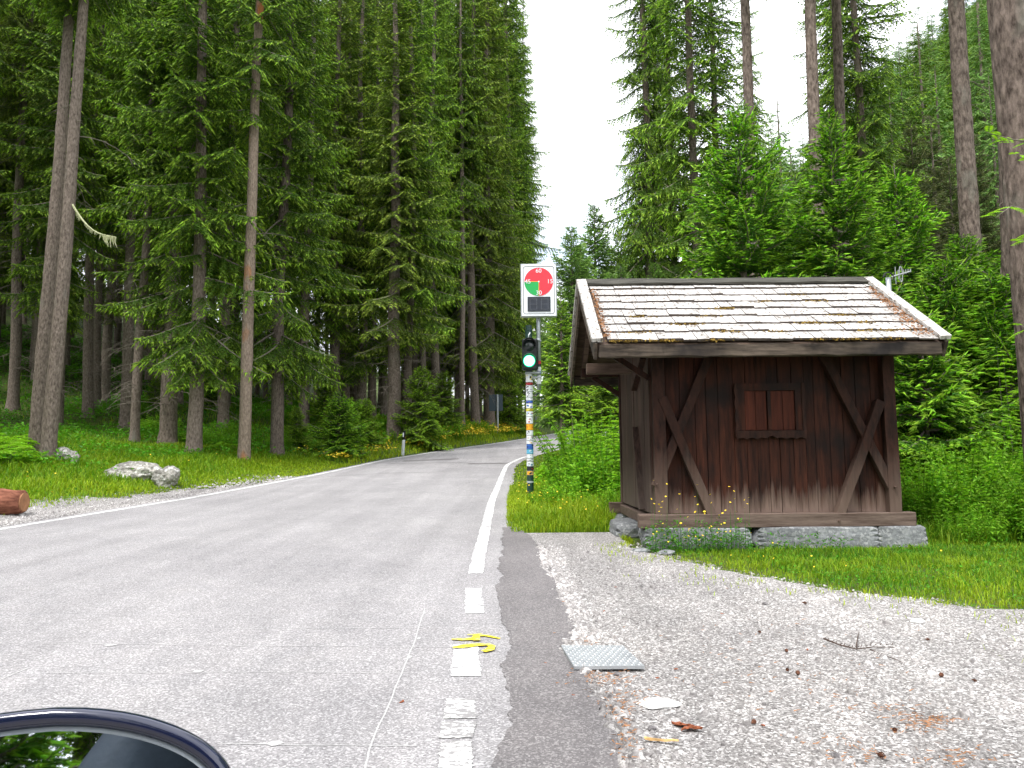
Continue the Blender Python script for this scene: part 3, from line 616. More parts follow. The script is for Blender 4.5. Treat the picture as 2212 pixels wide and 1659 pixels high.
for py, r_, mt, nm in ((750, 12.2, 'lensoff', 'red_lamp'), (783, 13.0, 'lenson', 'green_lamp')):
    q = loc(1143.5, py); R = r_ / F_PX * YP; b = MB(); yl = yh - .115
    an = np.linspace(0, 2 * math.pi, 29)[:-1]; rings = []
    vs = [(q[0] - .01, yl - .045, q[2])]; 
    for rr, dd in ((.5, .038), (.85, .018), (1.0, 0)): vs += [(q[0] - .01 + R * rr * math.cos(a), yl - dd, q[2] + R * rr * math.sin(a)) for a in an]
    fs = [(0, 1 + i, 1 + (i + 1) % 28) for i in range(28)] + [(1 + k * 28 + i, 29 + k * 28 + i, 29 + k * 28 + (i + 1) % 28, 1 + k * 28 + (i + 1) % 28) for k in range(2) for i in range(28)]
    b.add(vs, fs); b.m[:56] = [1] * 56; lens = b.build(nm, [M[mt], M['lenscore'] if mt == 'lenson' else M[mt]], tl, True); 
    if nm == 'green_lamp': lens['label'] = 'glowing green lamp'
    hd = MB(); a2 = np.linspace(math.radians(-20), math.radians(200), 25); Ro = R * 1.14      # hood over the lamp
    for rr, yy in ((Ro, yl + .01), (Ro * 1.0, yl - .19)): pass
    vs = [(q[0] - .01 + rr * math.cos(a), yl + .01 - (.19 * (.35 + .65 * max(0, math.sin(a))) if k else 0), q[2] + rr * math.sin(a)) for k in (0, 1) for rr in (Ro, Ro * 1.05) for a in a2]; n = 25
    fs = []
    for i in range(n - 1): fs += [(i, i + 1, 2*n + i + 1, 2*n + i), (n + i, 3*n + i, 3*n + i + 1, n + i + 1), (2*n + i, 2*n + i + 1, 3*n + i + 1, 3*n + i)]
    hd.add(vs, fs); hd.build('lamp_hood', M['black'], tl, True)
for py in (735, 806):
    q = loc(1146, py); b = MB(); b.box((q[0] + .05, -.02, q[2]), (.34, .16, .045)); b.build('bracket', M['zinc'], tl, bevel=.006)
b = MB(); q = loc(1143, 722); q2 = loc(1139, 738); b.tube([(q[0] + .02, -.09, q[2] + .02), (q[0] - .01, -.12, q[2] - .03), (q2[0], -.13, q2[2])], .012, 6); b.build('cable', M['white'], tl)
# stickers round the pole
sc_cols = {'w': (.72, .74, .76), 'k': (.02, .02, .025), 'r': (.45, .03, .04), 'b': (.03, .12, .45), 'c': (.12, .42, .62), 'o': (.75, .36, .02), 'y': (.72, .62, .06), 'g': (.05, .28, .12), 's': (.42, .45, .48)}
SM = {k: plain('sticker_' + n, sc_cols[k], .5, .4, .1, 12) for k, n in zip('wkrbcoygs', ('white', 'black', 'red', 'blue', 'sky_blue', 'orange', 'yellow', 'green', 'silver'))}
def curved(b, z0, z1, a0, a1, r, m=0):
    k = 9; an = np.linspace(a0, a1, k); vs = [(r * math.cos(a), r * math.sin(a), z) for z in (z0, z1) for a in an]
    b.add(vs, [(i, i + 1, k + i + 1, k + i) for i in range(k - 1)], m)
stk = [(806, 826, 'wy'), (827, 832, 'rk'), (833, 846, 'wk'), (847, 858, 'wk'), (859, 865, 'ws'), (866, 871, 'br'), (872, 882, 'wb'), (883, 888, 'yk'), (889, 900, 'wc'), (901, 915, 'ws'), (916, 929, 'or'), (930, 940, 'wk'), (941, 951, 'wk'), (952, 959, 'wo'), (960, 970, 'bk'), (971, 980, 'cw'), (981, 990, 'ws'), (991, 996, 'wk'), (997, 1007, 'wc'), (1008, 1016, 'kr'), (1017, 1026, 'sk'), (1039, 1043, 'sw')]
rk = np.random.default_rng(11)
for (ya, yb, cc) in stk:
    sh = 0                                                      # sticker rows start a little below the lamp
    za, zb = loc(1146, yb - sh)[2], loc(1146, ya - sh)[2]
    if za < .12: continue
    b = MB(); a0 = math.radians(-90 - rk.uniform(75, 100)); a1 = math.radians(-90 + rk.uniform(70, 100)); r0 = rp_ + .002 + rk.uniform(0, .0015)
    curved(b, za, zb, a0, a1, r0, 0)
    hh = zb - za
    for k in range(rk.integers(3, 6)):
        u = rk.uniform(math.radians(-150), math.radians(-50)); v_ = za + hh * rk.uniform(.1, .7); curved(b, v_, v_ + hh * rk.uniform(.08, .26), u, u + rk.uniform(.2, .7), r0 + .002 + .0006 * k, 1 if k < 3 else int(2))
    b.build('sticker', [SM[cc[0]], SM[cc[1]], SM['kbrs'[rk.integers(4)]]], tl)
b = MB(); curved(b, loc(0, 1036)[2], loc(0, 1028)[2], math.radians(-190), math.radians(10), rp_ + .004); b.build('sticker', SM['o'], tl)

# countdown sign on its own slim post clamped to the pole
s0, s1 = PX(1125, 688), PX(1201, 574); sx = PX(1163, 700)[0]
cs_ = thing('countdown_sign', 'white traffic countdown sign with red and green clock face above the signal', 'sign', (sx, YP + .02, gz))
def sl_(px, py, y=0.0): q = PX(px, py); return np.array([q[0] - sx, y, q[2] - gz])
zb_, zt_ = sl_(1163, 842)[2], sl_(1163, 570)[2]; rs_ = 4.6 / F_PX * YP
b = MB(); b.tube([(0, 0, zb_), (0, 0, zt_)], rs_, 14); b.build('post', M['zinc'], cs_, True)
for py in (737, 815):
    b = MB(); z = sl_(1163, py)[2]; b.box((-.09, 0, z), (.30, .12, .035)); b.build('clamp', M['zinc'], cs_, bevel=.005)
for ya, yb, c in ((790, 800, 'r'), (802, 812, 'w'), (813, 818, 'b'), (822, 840, 'w'), (797, 803, 'k')):
    b = MB(); curved(b, sl_(0, yb)[2], sl_(0, ya)[2], math.radians(-175), math.radians(-5), rs_ + .002 + .001 * (c == 'k')); b.build('sticker', SM[c], cs_)
W_, H_ = s1[0] - s0[0], s1[2] - s0[2]; zc_ = (s0[2] + s1[2]) / 2 - gz; xc_ = (s0[0] + s1[0]) / 2 - sx; yf = -.22
b = MB(); b.box((xc_, yf + .075, zc_), (W_, .14, H_)); pan = b.build('panel', M['alu'], cs_, bevel=.012)
def rrect(w_, h_, r): return [(sx_ * (w_/2 - r) + r * math.cos(a), sz_ * (h_/2 - r) + r * math.sin(a)) for sx_, sz_, a0 in ((1, 1, 0), (-1, 1, 90), (-1, -1, 180), (1, -1, 270)) for a in np.radians(np.linspace(a0, a0 + 90, 6))]
def plate(name, poly, y, mat, par, cx=xc_, cz=zc_, th=.004):
    b = MB(); b.prism([(cx + u, cz + v_) for u, v_ in poly], y, y - th, lambda u, v_, q: (u, q, v_)); return b.build(name, mat, par)
plate('face', rrect(W_ * .95, H_ * .965, .02), yf + .003, M['white'], pan, th=.006)
wo, ho = W_ * .865, H_ * .90; bd = rrect(wo, ho, .06); bi = rrect(wo - .022, ho - .022, .05); n = len(bd); b = MB()
b.add([(xc_ + u, yf - .006, zc_ + v_) for u, v_ in bd] + [(xc_ + u, yf - .006, zc_ + v_) for u, v_ in bi], [(i, (i + 1) % n, n + (i + 1) % n, n + i) for i in range(n)]); b.build('border', M['black'], pan)
dc = sl_(1163, 613); R = 31.2 / F_PX * YP
def sector(a0, a1, r): return [(0, 0)] + [(r * math.cos(a), r * math.sin(a)) for a in np.radians(np.linspace(a0, a1, 24))]
plate('red_dial', sector(-90, 180, R), yf - .006, M['red'], pan, dc[0], dc[2]); plate('green_dial', sector(180, 270, R), yf - .006, M['green'], pan, dc[0], dc[2])
for u0, v0, w_, h_ in ((-R/2, 0, R, .008), (0, -R/2, .008, R)): plate('dial_line', [(-w_/2, -h_/2), (w_/2, -h_/2), (w_/2, h_/2), (-w_/2, h_/2)], yf - .0105, SM['y'], pan, dc[0] + u0, dc[2] + v0, .002)
plate('hub', [(.018 * math.cos(a), .018 * math.sin(a)) for a in np.linspace(0, 6.28, 13)[:-1]], yf - .013, M['white'], pan, dc[0], dc[2], .003)
for txt, u, v_ in (('60', 0, .76), ('15', .78, 0), ('30', 0, -.80), ('45', -.76, 0)):
    fc = bpy.data.curves.new('numeral', 'FONT'); fc.body = txt; fc.size = .135; fc.align_x = 'CENTER'; fc.align_y = 'CENTER'; fc.extrude = .001
    fo = bpy.data.objects.new('numeral_curve', fc); COL.objects.link(fo); bpy.context.view_layer.update()
    nm_ = bpy.data.meshes.new_from_object(fo.evaluated_get(bpy.context.evaluated_depsgraph_get())); bpy.data.objects.remove(fo); bpy.data.curves.remove(fc)
    nm_.name = 'numeral'; nm_.materials.clear(); nm_.materials.append(M['white']); o = inst('numeral', nm_, pan)
    o.location = (dc[0] + u * R, yf - .0155, dc[2] + v_ * R); o.rotation_euler = (math.pi / 2, 0, 0)
q0, q1 = sl_(1139.5, 677), sl_(1188, 645); dw, dh = q1[0] - q0[0], q1[2] - q0[2]; dx, dz = (q0[0] + q1[0]) / 2, (q0[2] + q1[2]) / 2
ds = plate('display', [(-dw/2, -dh/2), (dw/2, -dh/2), (dw/2, dh/2), (-dw/2, dh/2)], yf - .004, M['display'], pan, dx, dz, .012)
b = MB()
for sx0 in (-.125, .125):     # unlit dot outlines of two figures
    for (u, v_, hor) in ((0, .115, 1), (0, 0, 1), (0, -.115, 1), (-.075, .058, 0), (.075, .058, 0), (-.075, -.058, 0), (.075, -.058, 0)):
        for k in range(6):
            t = (k - 2.5) / 5; uu = sx0 + u + (t * .14 if hor else 0); vv = v_ + (0 if hor else t * .10); b.box((dx + uu, yf - .017, dz + vv), (.011, .002, .011))
tag(b.build('display_dots', M['segment'], ds), kind='stuff')

# ---- white delineator, distant sign backs, antenna
dl = thing('delineator_post', 'white roadside marker post with black top and reflector on the left verge', 'marker post', (P(870, 985, 36)[0], 36, Hs(P(870, 985, 36)[0], 36)))
hp = 54 / F_PX * 36
def dpoly(k=1.0): return [(-.055 * k, .02), (0, -.05 * k), (.055 * k, .02), (.045 * k, .045), (-.045 * k, .045)]
lean = lambda u, v_, w_: (u + .05 * w_, v_, w_)
b = MB(); b.prism(dpoly(1.25), -.1, hp * .62, lean); b.build('shaft', M['white'], dl); b = MB(); b.prism(dpoly(1.28), hp * .622, hp, lean); bt = b.build('black_band', M['black'], dl)
b = MB(); b.box((.05 * hp * .85 - .02, -.068, hp * .82), (.055, .01, .2)); b.build('reflector', M['white'], bt)
for px, pb, pt, Y, wpx, hpx, lab, rows in ((1075, 915, 852, 56, 30, 36, 'dark grey back of a square road sign on a post at the forest edge', 1), (1157, 905, 848, 74, 20, 16, 'dark road sign of stacked boards far up the road behind the signal pole', 2)):
    p = P(px, pb, Y); z0_ = Hs(p[0], Y); zt = P(px, pt, Y)[2] - z0_; sg = thing('road_sign', lab, 'road sign', (p[0], Y, z0_)); b = MB(); b.tube([(0, 0, -.2), (0, 0, zt)], 2.2 / F_PX * Y, 8); b.build('post', M['zinc'], sg)
    for k in range(rows):
        hh = hpx / F_PX * Y; b = MB(); b.box((-.12 * (rows == 1), .06, zt - hh / 2 - k * hh * 1.12), (wpx / F_PX * Y, .03, hh)); b.build('board', plain('sign_back_grey', (.035, .055, .070), .5, .4), sg, bevel=.02)
YA = 10.95; pa = P(1919, 610, YA); za = Hs(pa[0], YA); zt = P(1919, 600, YA)[2] - za
an_ = thing('antenna', 'small directional aerial on a short grey mast at the right end of the hut roof', 'antenna', (pa[0], YA, za))
zq = P(1919, 735, YA)[2] - za; b = MB(); b.beam((-.30, 0, zq + .08), (.03, 0, zq + .08), .05, .03); b.build('bracket', M['zinc'], an_)
b = MB(); b.tube([(0, 0, zq), (0, 0, zt)], .036, 12); b.build('mast', M['zinc'], an_, True)
b = MB(); an = np.linspace(math.pi * .95, .1, 10); b.tube([(-.02 + .075 * math.cos(a), -.05, zt - .02 + .085 * math.sin(a)) for a in an] + [(.05, -.05, zt - .05)], .012, 6); b.build('cable', M['black'], an_)
b = MB(); b.tube([(.02, -.05, zt + .0), (.31, -.05, zt + .08)], .011, 8); bo = b.build('boom', M['alu'], an_)
def bp(t): return (.02 + .29 * t, -.05, zt + .08 * t)
for t, hh in ((.22, .13), (.36, .07), (.62, .055), (.74, .05), (.86, .045), (.98, .04)):
    q = bp(t); b = MB(); b.tube([(q[0], q[1], q[2] - hh * (.95 if t < .5 else .35)), (q[0], q[1], q[2] + hh)], .0065, 6); b.build('element', M['alu'], bo)
q = bp(.49); b = MB(); b.tube([(q[0] + .022 * math.cos(a), q[1], q[2] + .115 * math.sin(a)) for a in np.linspace(0, 2 * math.pi, 22)], .0075, 6); b.build('element', M['alu'], bo)
# ------------------------------------------------------------------ vegetation: spruces
def frame_for(d):
    ref = np.where(np.abs(d[:, 2:3]) > .9, np.array([[1.0, 0, 0]]), np.array([[0, 0, 1.0]])); x = nrm(np.cross(ref, d)); return x, np.cross(d, x)
def cones(base, d, L, R, tint, sides=3, rng=RNG):
    """needle covered shoots: slim pointed prisms"""
    x, y = frame_for(d); n = len(base); ph = rng.uniform(0, 6.28, n); vs = []
    for k in range(sides):
        a = ph + 2 * math.pi * k / sides; vs.append(base + (x * np.cos(a)[:, None] + y * np.sin(a)[:, None]) * R[:, None] + d * (L * .12)[:, None])
    vs.append(base + d * L[:, None]); V = np.stack(vs, 1); k = sides + 1; i = np.arange(n)[:, None] * k
    F = np.concatenate([i + np.array([[j, (j + 1) % sides, sides]]) for j in range(sides)]); T = np.repeat(tint[:, None], k, 1)
    return V.reshape(-1, 3), F, T.ravel()

def branch(L, rng, sp_lat=.11, sp_sh=.075, shl=.12, shr=.017, droop=.25, up=.18, hang=.35, width=.42, tip=.5):
    """one spruce limb along +X: curved axis, side twigs in two ranks, each set with shoots. returns shoot arrays and the axis"""
    def ax(t): return np.stack([L * t, 0.04 * L * np.sin(t * 5 + ph), -droop * L * t ** 1.6 + up * L * t ** 3.2], -1)
    ph = rng.uniform(0, 6); B, D, LL, RR, T = [], [], [], [], []
    ts = np.arange(.10, 1.0, sp_lat / L)
    for i, t in enumerate(ts):
        p = ax(np.array([t]))[0]; q = ax(np.array([min(1, t + .03)]))[0] - p; q = q / np.linalg.norm(q)
        for s in (-1, 1):
            ll = (width * L * (1 - t) ** .75 * min(1, t / .22) + .10) * rng.uniform(.6, 1.2); an = s * rng.uniform(.75, 1.15)
            d0 = np.array([q[0] * math.cos(an), math.sin(an), q[2] * .6 + rng.normal(0, .10)]); d0 /= np.linalg.norm(d0); side = np.cross(d0, [0, 0, 1.0]); side /= np.linalg.norm(side)
            m = max(1, int(ll / sp_sh)); u = (np.arange(m) + .7) / m
            pts = p + d0 * (u * ll)[:, None]; pts[:, 2] -= hang * ll * u ** 1.7
            tl_ = d0[None] + np.stack([0 * u, 0 * u, -hang * 1.7 * u ** .7], -1); tl_ = nrm(tl_)
            for s2 in (-1, 1):
                dd = nrm(tl_ * .75 + side[None] * s2 * .65 + rng.normal(0, .16, (m, 3)) + np.array([0, 0, -.10 * hang])); B.append(pts); D.append(dd)
                LL.append(shl * rng.uniform(.6, 1.25, m) * (1.1 - .25 * u)); RR.append(np.full(m, shr)); T.append(np.clip(tip * (u ** 2) * .7 + rng.uniform(-.1, .25, m), 0, 1) * (.45 + .55 * t))
            B.append(pts[-1:]); D.append(tl_[-1:]); LL.append(np.array([shl * 1.35])); RR.append(np.array([shr * 1.1])); T.append(np.array([min(1, tip * 1.3 * (.5 + .5 * t))]))
            k = max(1, int(m * .8)); B.append(pts[:k]); D.append(nrm(tl_[:k] + rng.normal(0, .1, (k, 3)))); LL.append(np.full(k, sp_sh * 1.7)); RR.append(np.full(k, shr * .9)); T.append(np.full(k, .1))
    te = np.linspace(.25, 1, max(4, int(L / sp_sh))); pe = ax(te); de = nrm(np.gradient(pe, axis=0)); B.append(pe); D.append(nrm(de + rng.normal(0, .25, de.shape))); LL.append(np.full(len(te), shl * 1.2)); RR.append(np.full(len(te), shr)); T.append(.3 + .7 * te * tip)
    tt = np.linspace(0, 1, 7); return [np.concatenate(a) for a in (B, D, LL, RR, T)] + [ax(tt), .008 + .011 * L * (1 - tt) ** .8]

def limb_tubes(pts, rad, sides=4):
    n = len(pts); tan = nrm(np.gradient(pts, axis=0)); x, y = frame_for(tan); a = 2 * math.pi * np.arange(sides) / sides
    V = pts[:, None] + (x[:, None] * np.cos(a)[None, :, None] + y[:, None] * np.sin(a)[None, :, None]) * rad[:, None, None]
    F = [(i*sides + k, i*sides + (k+1) % sides, (i+1)*sides + (k+1) % sides, (i+1)*sides + k) for i in range(n - 1) for k in range(sides)]
    return V.reshape(-1, 3), np.array(F)

def make_templates(seed, lengths, nvar, **kw):
    rng = np.random.default_rng(seed); out = []
    for L in lengths:
        for v in range(nvar):
            B, D, LL, RR, T, ax, ar = branch(L, rng, **kw); V, F, TT = cones(B, D, LL, RR, T, 3, rng); tv, tf = limb_tubes(ax, ar); out.append((L, V, F, TT, tv, tf))
    return out

def crown_mesh(name, tpl, seed, h0, h1, rmax, whorl, per, mat, bend=None, pow_=.85, low=-.38, high=.45, gap=.0, base_keep=1.0, roundness=.15):
    """limbs set round a stem between h0 and h1"""
    rng = np.random.default_rng(seed); Vs, Fs, Ts, tV, tF = [], [], [], [], []; kv = kt = 0; h = h0
    Ls = np.array([t[0] for t in tpl])
    while h < h1 - .15:
        u = (h - h0) / (h1 - h0); r = rmax * (1 - u) ** pow_ * (roundness + (1 - roundness) * min(1, u / .12 + .35)) ; az0 = rng.uniform(0, 6.28)
        keep = base_keep if u < .18 else 1.0
        for j in range(per):
            if rng.random() < gap or rng.random() > keep: continue
            l = max(.25, r * rng.uniform(.50, 1.25)); az = az0 + 2 * math.pi * (j + rng.uniform(-.3, .3)) / per
            pit = (low + (high - low) * u ** 1.3) + rng.normal(0, .13); cand = np.argsort(np.abs(Ls - l))[:3]; t = tpl[cand[rng.integers(len(cand))]]; s = l / t[0]
            cz, sz, cp, sp = math.cos(az), math.sin(az), math.cos(pit), math.sin(pit)
            R = np.array([[cz*cp, -sz, -cz*sp], [sz*cp, cz, -sz*sp], [sp, 0, cp]]); hh = h + rng.uniform(-whorl, whorl) * .5
            o = np.array([0, 0, hh]) + (np.array(bend(hh)) if bend else 0)
            Vs.append((t[1] * s) @ R.T + o); Fs.append(t[2] + kv); Ts.append(t[3]); kv += len(t[1]); tV.append((t[4] * s) @ R.T + o); tF.append(t[5] + kt); kt += len(t[4])
        h += whorl
    V = np.concatenate(Vs + tV); nq = sum(len(f) for f in tF); F3 = np.concatenate(Fs); F4 = np.concatenate(tF) + kv
    T = np.concatenate(Ts + [np.zeros(kt)]); return mesh_np(name, V, [F3, F4], [mat, M['twig']], np.r_[np.zeros(len(F3)), np.ones(len(F4))], {'tint': T}, obj=False)

def trunk_mesh(name, h, r0, seed, mat, bend=None, sides=14, step=.6, stubs=0, dead=(0, 0), deadn=0, flare=.35, r1=.03, rough=.035):
    rng = np.random.default_rng(seed); zs = np.concatenate([[-.5, 0, .15, .35], np.arange(.6, h, step), [h]]); a = 2 * math.pi * np.arange(sides) / sides; Vs = []
    for z in zs:
        u = max(0, z) / h; r = (r1 + (r0 - r1) * (1 - u) ** .85) * (1 + flare * math.exp(-max(z, 0) / .28)); c = np.array(bend(z)) if bend else np.zeros(3)
        rr = r * (1 + rng.normal(0, rough, sides)); Vs.append(np.stack([c[0] + rr * np.cos(a), c[1] + rr * np.sin(a), np.full(sides, z) + c[2]], -1))
    V = np.concatenate(Vs); n = len(zs); F = [np.array([(i*sides + k, i*sides + (k+1) % sides, (i+1)*sides + (k+1) % sides, (i+1)*sides + k) for i in range(n - 1) for k in range(sides)])]
    vs, fs, k0 = [V], [F[0]], len(V); nf = len(F[0])
    def add(pts, rad):
        nonlocal k0
        v, f = limb_tubes(np.array(pts), np.array(rad), 4); vs.append(v); fs.append(f + k0); k0 += len(v)
    for i in range(stubs + deadn):
        dd = i >= stubs; z = rng.uniform(*(dead if dd else (1.2, h * .6))); az = rng.uniform(0, 6.28); c = np.array(bend(z)) if bend else np.zeros(3); r = r1 + (r0 - r1) * (1 - z / h) ** .85
        L = rng.uniform(.5, 2.0) if dd else rng.uniform(.05, .30); d = np.array([math.cos(az), math.sin(az), rng.uniform(-.25, .2)]); s = np.array([-d[1], d[0], 0]) * rng.normal(0, .25)
        t = np.linspace(0, 1, 6); p = np.array([c[0], c[1], z]) + d * (r * .7 + L * t)[:, None] + s * (L * t ** 2)[:, None] + np.array([0, 0, -1]) * (L * rng.uniform(.1, .55) * t ** 2)[:, None]
        R0 = .006 + .008 * min(1, L); add(p, R0 * (1.1 - .85 * t))
        if dd:
            for _ in range(int(L * 4)):
                q = rng.integers(1, 5); d2 = nrm(d * .7 + np.array([-d[1], d[0], 0]) * rng.choice([-1, 1]) + np.array([0, 0, rng.uniform(-.9, .1)])); l2 = L * rng.uniform(.2, .45); t2 = np.linspace(0, 1, 4)
                add(p[q] + d2 * (l2 * t2)[:, None] + np.array([0, 0, -.3 * l2]) * (t2 ** 2)[:, None], R0 * .55 * (1.1 - .9 * t2))
    Fa = np.concatenate(fs); fm = np.r_[np.zeros(nf), np.ones(len(Fa) - nf)]; return mesh_np(name, np.concatenate(vs), Fa, [mat, M['twig']], fm, obj=False, smooth=True)

def bend_fn(seed, amp, lean=(0, 0)):
    r = np.random.default_rng(seed); a, b_, c, d = r.uniform(0, 6.28, 4)
    return lambda z: (lean[0] * z + amp * (math.sin(z * .22 + a) - math.sin(a)) + amp * .3 * (math.sin(z * .7 + b_) - math.sin(b_)), lean[1] * z + amp * (math.sin(z * .25 + c) - math.sin(c)), 0.0)

TP = make_templates(1, (1.2, 2.0, 2.8), 3, sp_lat=.15, sp_sh=.085, shl=.155, shr=.021, droop=.22, up=.16, hang=.55, width=.42, tip=.95)     # tall forest spruce
TY = make_templates(2, (.35, .7, 1.1, 1.6), 3, sp_lat=.085, sp_sh=.062, shl=.105, shr=.0155, droop=.14, up=.20, hang=.22, width=.46, tip=1.35)   # young spruce close by
TF = make_templates(3, (1.4, 2.6), 2, sp_lat=.34, sp_sh=.24, shl=.42, shr=.055, droop=.2, up=.12, hang=.5, width=.42, tip=.5)             # far trees

def tree(name, label, cat, loc, parts, rz=0, group=None, sc=1.0):
    t = thing(name, label, cat, loc, rz, group); t.scale = (sc, sc, sc) if np.isscalar(sc) else sc
    for nm, me in parts: inst(nm, me, t)
    return t
# kinds of tall spruce: (height, trunk radius, crown foot, crown radius)
KIND = {}
for k, (h, r, h0, rm, sd_, ga, dn) in {'low': (29, .24, 2.6, 3.4, 11, .10, 8), 'mid': (31, .25, 5.0, 3.3, 12, .12, 26), 'high': (31, .25, 8.5, 3.2, 13, .12, 40), 'bare': (32, .25, 12.0, 3.1, 14, .12, 46), 'edge': (38, .30, 1.8, 3.9, 15, .06, 4)}.items():
    bf = bend_fn(sd_, .10)
    KIND[k] = (trunk_mesh('trunk', h, r, sd_, M['bark'], bf, stubs=34, dead=(1.5, h0 + 2), deadn=dn), crown_mesh('crown', TP, sd_, h0, h - .2, rm, .46, 5, M['spruce'], bf, gap=ga, base_keep=.55), h)
far_cr = [crown_mesh('crown', TF, 50 + i, 1.5 + i, 20 + 2 * i, 2.7, .70, 6, M['spruce'], gap=.05, pow_=.62) for i in range(2)]; far_tr = trunk_mesh('trunk', 20, .22, 60, M['bark'], None, 8, 2.0)

occupied = []
def plant(kind, px, Y, wpx, label, pyb=None, rz=None, group=None, name='spruce_tree'):
    X = P(px, 980, Y)[0]; z = Hs(X, Y); tr, cr, h = KIND[kind]; s = wpx * Y / F_PX / 2 / .25
    t = thing(name, label, 'tree', (X, Y, z), RNG.uniform(0, 6.28) if rz is None else rz, group); sxy = float(np.clip(s, .75, 1.5)); szz = RNG.uniform(.95, 1.08) * min(1.75, max(1.0, .66 * Y / (h - 4))); cw = min(1.2, max(1.0, szz * .85))
    o = inst('trunk', tr, t); o.scale = (sxy, sxy, szz); o = inst('crown', cr, t); o.scale = (sxy ** .35 * cw, sxy ** .35 * cw, szz)
    if RNG.random() < .3: o.material_slots[0].link = 'OBJECT'; o.material_slots[0].material = M['olive']
    occupied.append((X, Y)); return t
# -- leaning pair of bare trunks on the left
def hero_trunk(label, px0, px1, Y, w0, w1, seed, mat, crown_kind=None, sides=26, name='spruce_tree', dead=(3, 9), deadn=3, crown_h=13, pyt=0, stubs=70, grp=None, mat_crown=None, step=.35, flare=.25):
    X = P(px0, 985, Y)[0]; z = Hs(X, Y); top = P(px1, pyt, Y); hv = top[2] - z; lean = (top[0] - X) / hv; r0 = w0 * Y / F_PX / 2; h = 30; rt = w1 * Y / F_PX / 2
    u = hv / h; r1 = max(.03, (rt - r0 * (1 - u) ** .85) / (1 - (1 - u) ** .85)) if u < .98 else rt
    bf = bend_fn(seed, .035, (lean, .0)); t = thing(name, label, 'tree', (X, Y, z), 0, grp); inst('trunk', trunk_mesh('trunk', h, r0, seed, mat, bf, sides, step, stubs, dead, deadn, flare, r1, .03), t)
    if crown_kind is not None: inst('crown', crown_mesh('crown', TP, seed, crown_h, h - .2, crown_kind, .5, 4, mat_crown or M['spruce'], bf, gap=.15), t)
    occupied.append((X, Y)); return t
tA = hero_trunk('left trunk of the two bare grey trunks leaning together at the forest edge', 76, 148, 22.6, 31, 18, 101, M['bark'], 2.6, crown_h=14, deadn=0)
tB = hero_trunk('right trunk of the leaning bare pair, with one lichen hung dead branch', 103, 182, 21.8, 31, 19, 102, M['bark'], 2.6, crown_h=14, deadn=4, dead=(8, 11))
# the lichen branch
q0 = P(155, 440, 21.8); q1 = P(250, 512, 21.6); t = np.linspace(0, 1, 9); pts = q0 + (q1 - q0) * t[:, None]; pts[:, 2] -= .35 * np.sin(t * math.pi) * (1 - t * .3); b = MB(); b.tube(pts, np.linspace(.035, .012, 9), 6)
rl = np.random.default_rng(5)
for i in range(46):
    k = rl.uniform(.1, 1) ; p = np.array([np.interp(k, t, pts[:, j]) for j in range(3)]); L = rl.uniform(.06, .16) + (.18 if k > .72 and rl.random() < .4 else 0); b.tube([p, p + [rl.normal(0, .02), 0, -L * .5], p + [rl.normal(0, .03), 0, -L]], [.022, .018, .004], 4)
lo = b.build('lichen_branch', M['moss_hang'], tB); lo.location = -np.array(tB.location)
hero_trunk('single straight trunk with orange bark scars in front of the forest', 527, 566, 27, 26, 17, 103, M['redbark'], 2.4, crown_h=12.5, deadn=7, dead=(6.5, 12))
for px, py in ((535, 745), (540, 640), (519, 915), (518, 965)):   # resin scars
    pass
plant('mid', 362, 31, 36, 'thick spruce trunk with dead twigs, second row left of the orange scarred trunk')
plant('low', 418, 27.5, 33, 'spruce with low leafy branches just left of the orange scarred trunk', rz=2.1)
plant('low', 598, 30, 29, 'spruce with low branches right of the orange scarred trunk', rz=4.0)
plant('mid', 850, 41, 40, 'thickest spruce trunk behind the white marker post', rz=1.0)
plant('bare', 290, 31, 15, 'thin spruce trunk between the leaning pair and the low branched spruce')
plant('high', 186, 38, 22, 'pale grey trunk just right of the leaning pair')
plant('high', 205, 41, 17, 'slim pale trunk standing close behind another right of the leaning pair')
plant('bare', 22, 38, 23, 'spruce trunk at the left edge of the picture')
plant('high', 268, 36, 24, 'dark spruce trunk with stubs behind the thin trunk')
plant('mid', 722, 42, 22, 'spruce behind the young bright spruce on the verge'); plant('mid', 880, 42, 20, 'slimmer spruce right behind the thickest trunk')
plant('bare', 998, 53, 13, 'slim bare trunk left of the pale straight trunk near the road bend', rz=.4); plant('high', 1028, 55, 20, 'pale straight trunk at the forest edge near the road bend', rz=2.4)
plant('edge', 1057, 58, 21, 'spruce with full side branches beside the road sign back'); plant('edge', 1098, 67, 22, 'spruce at the right end of the left forest edge, over the road', rz=.7)
plant('edge', 1080, 74, 20, 'farthest spruce of the left forest edge behind the signal'); plant('mid', 940, 49, 20, 'spruce between the thickest trunk and the road bend')
plant('low', 780, 44, 22, 'low branched spruce left of the thickest trunk'); plant('low', 655, 40, 24, 'low branched spruce behind the verge spruce'); plant('low', 480, 38, 24, 'low branched spruce behind the orange scarred trunk'); plant('mid', 120, 33, 22, 'spruce behind the leaning pair')
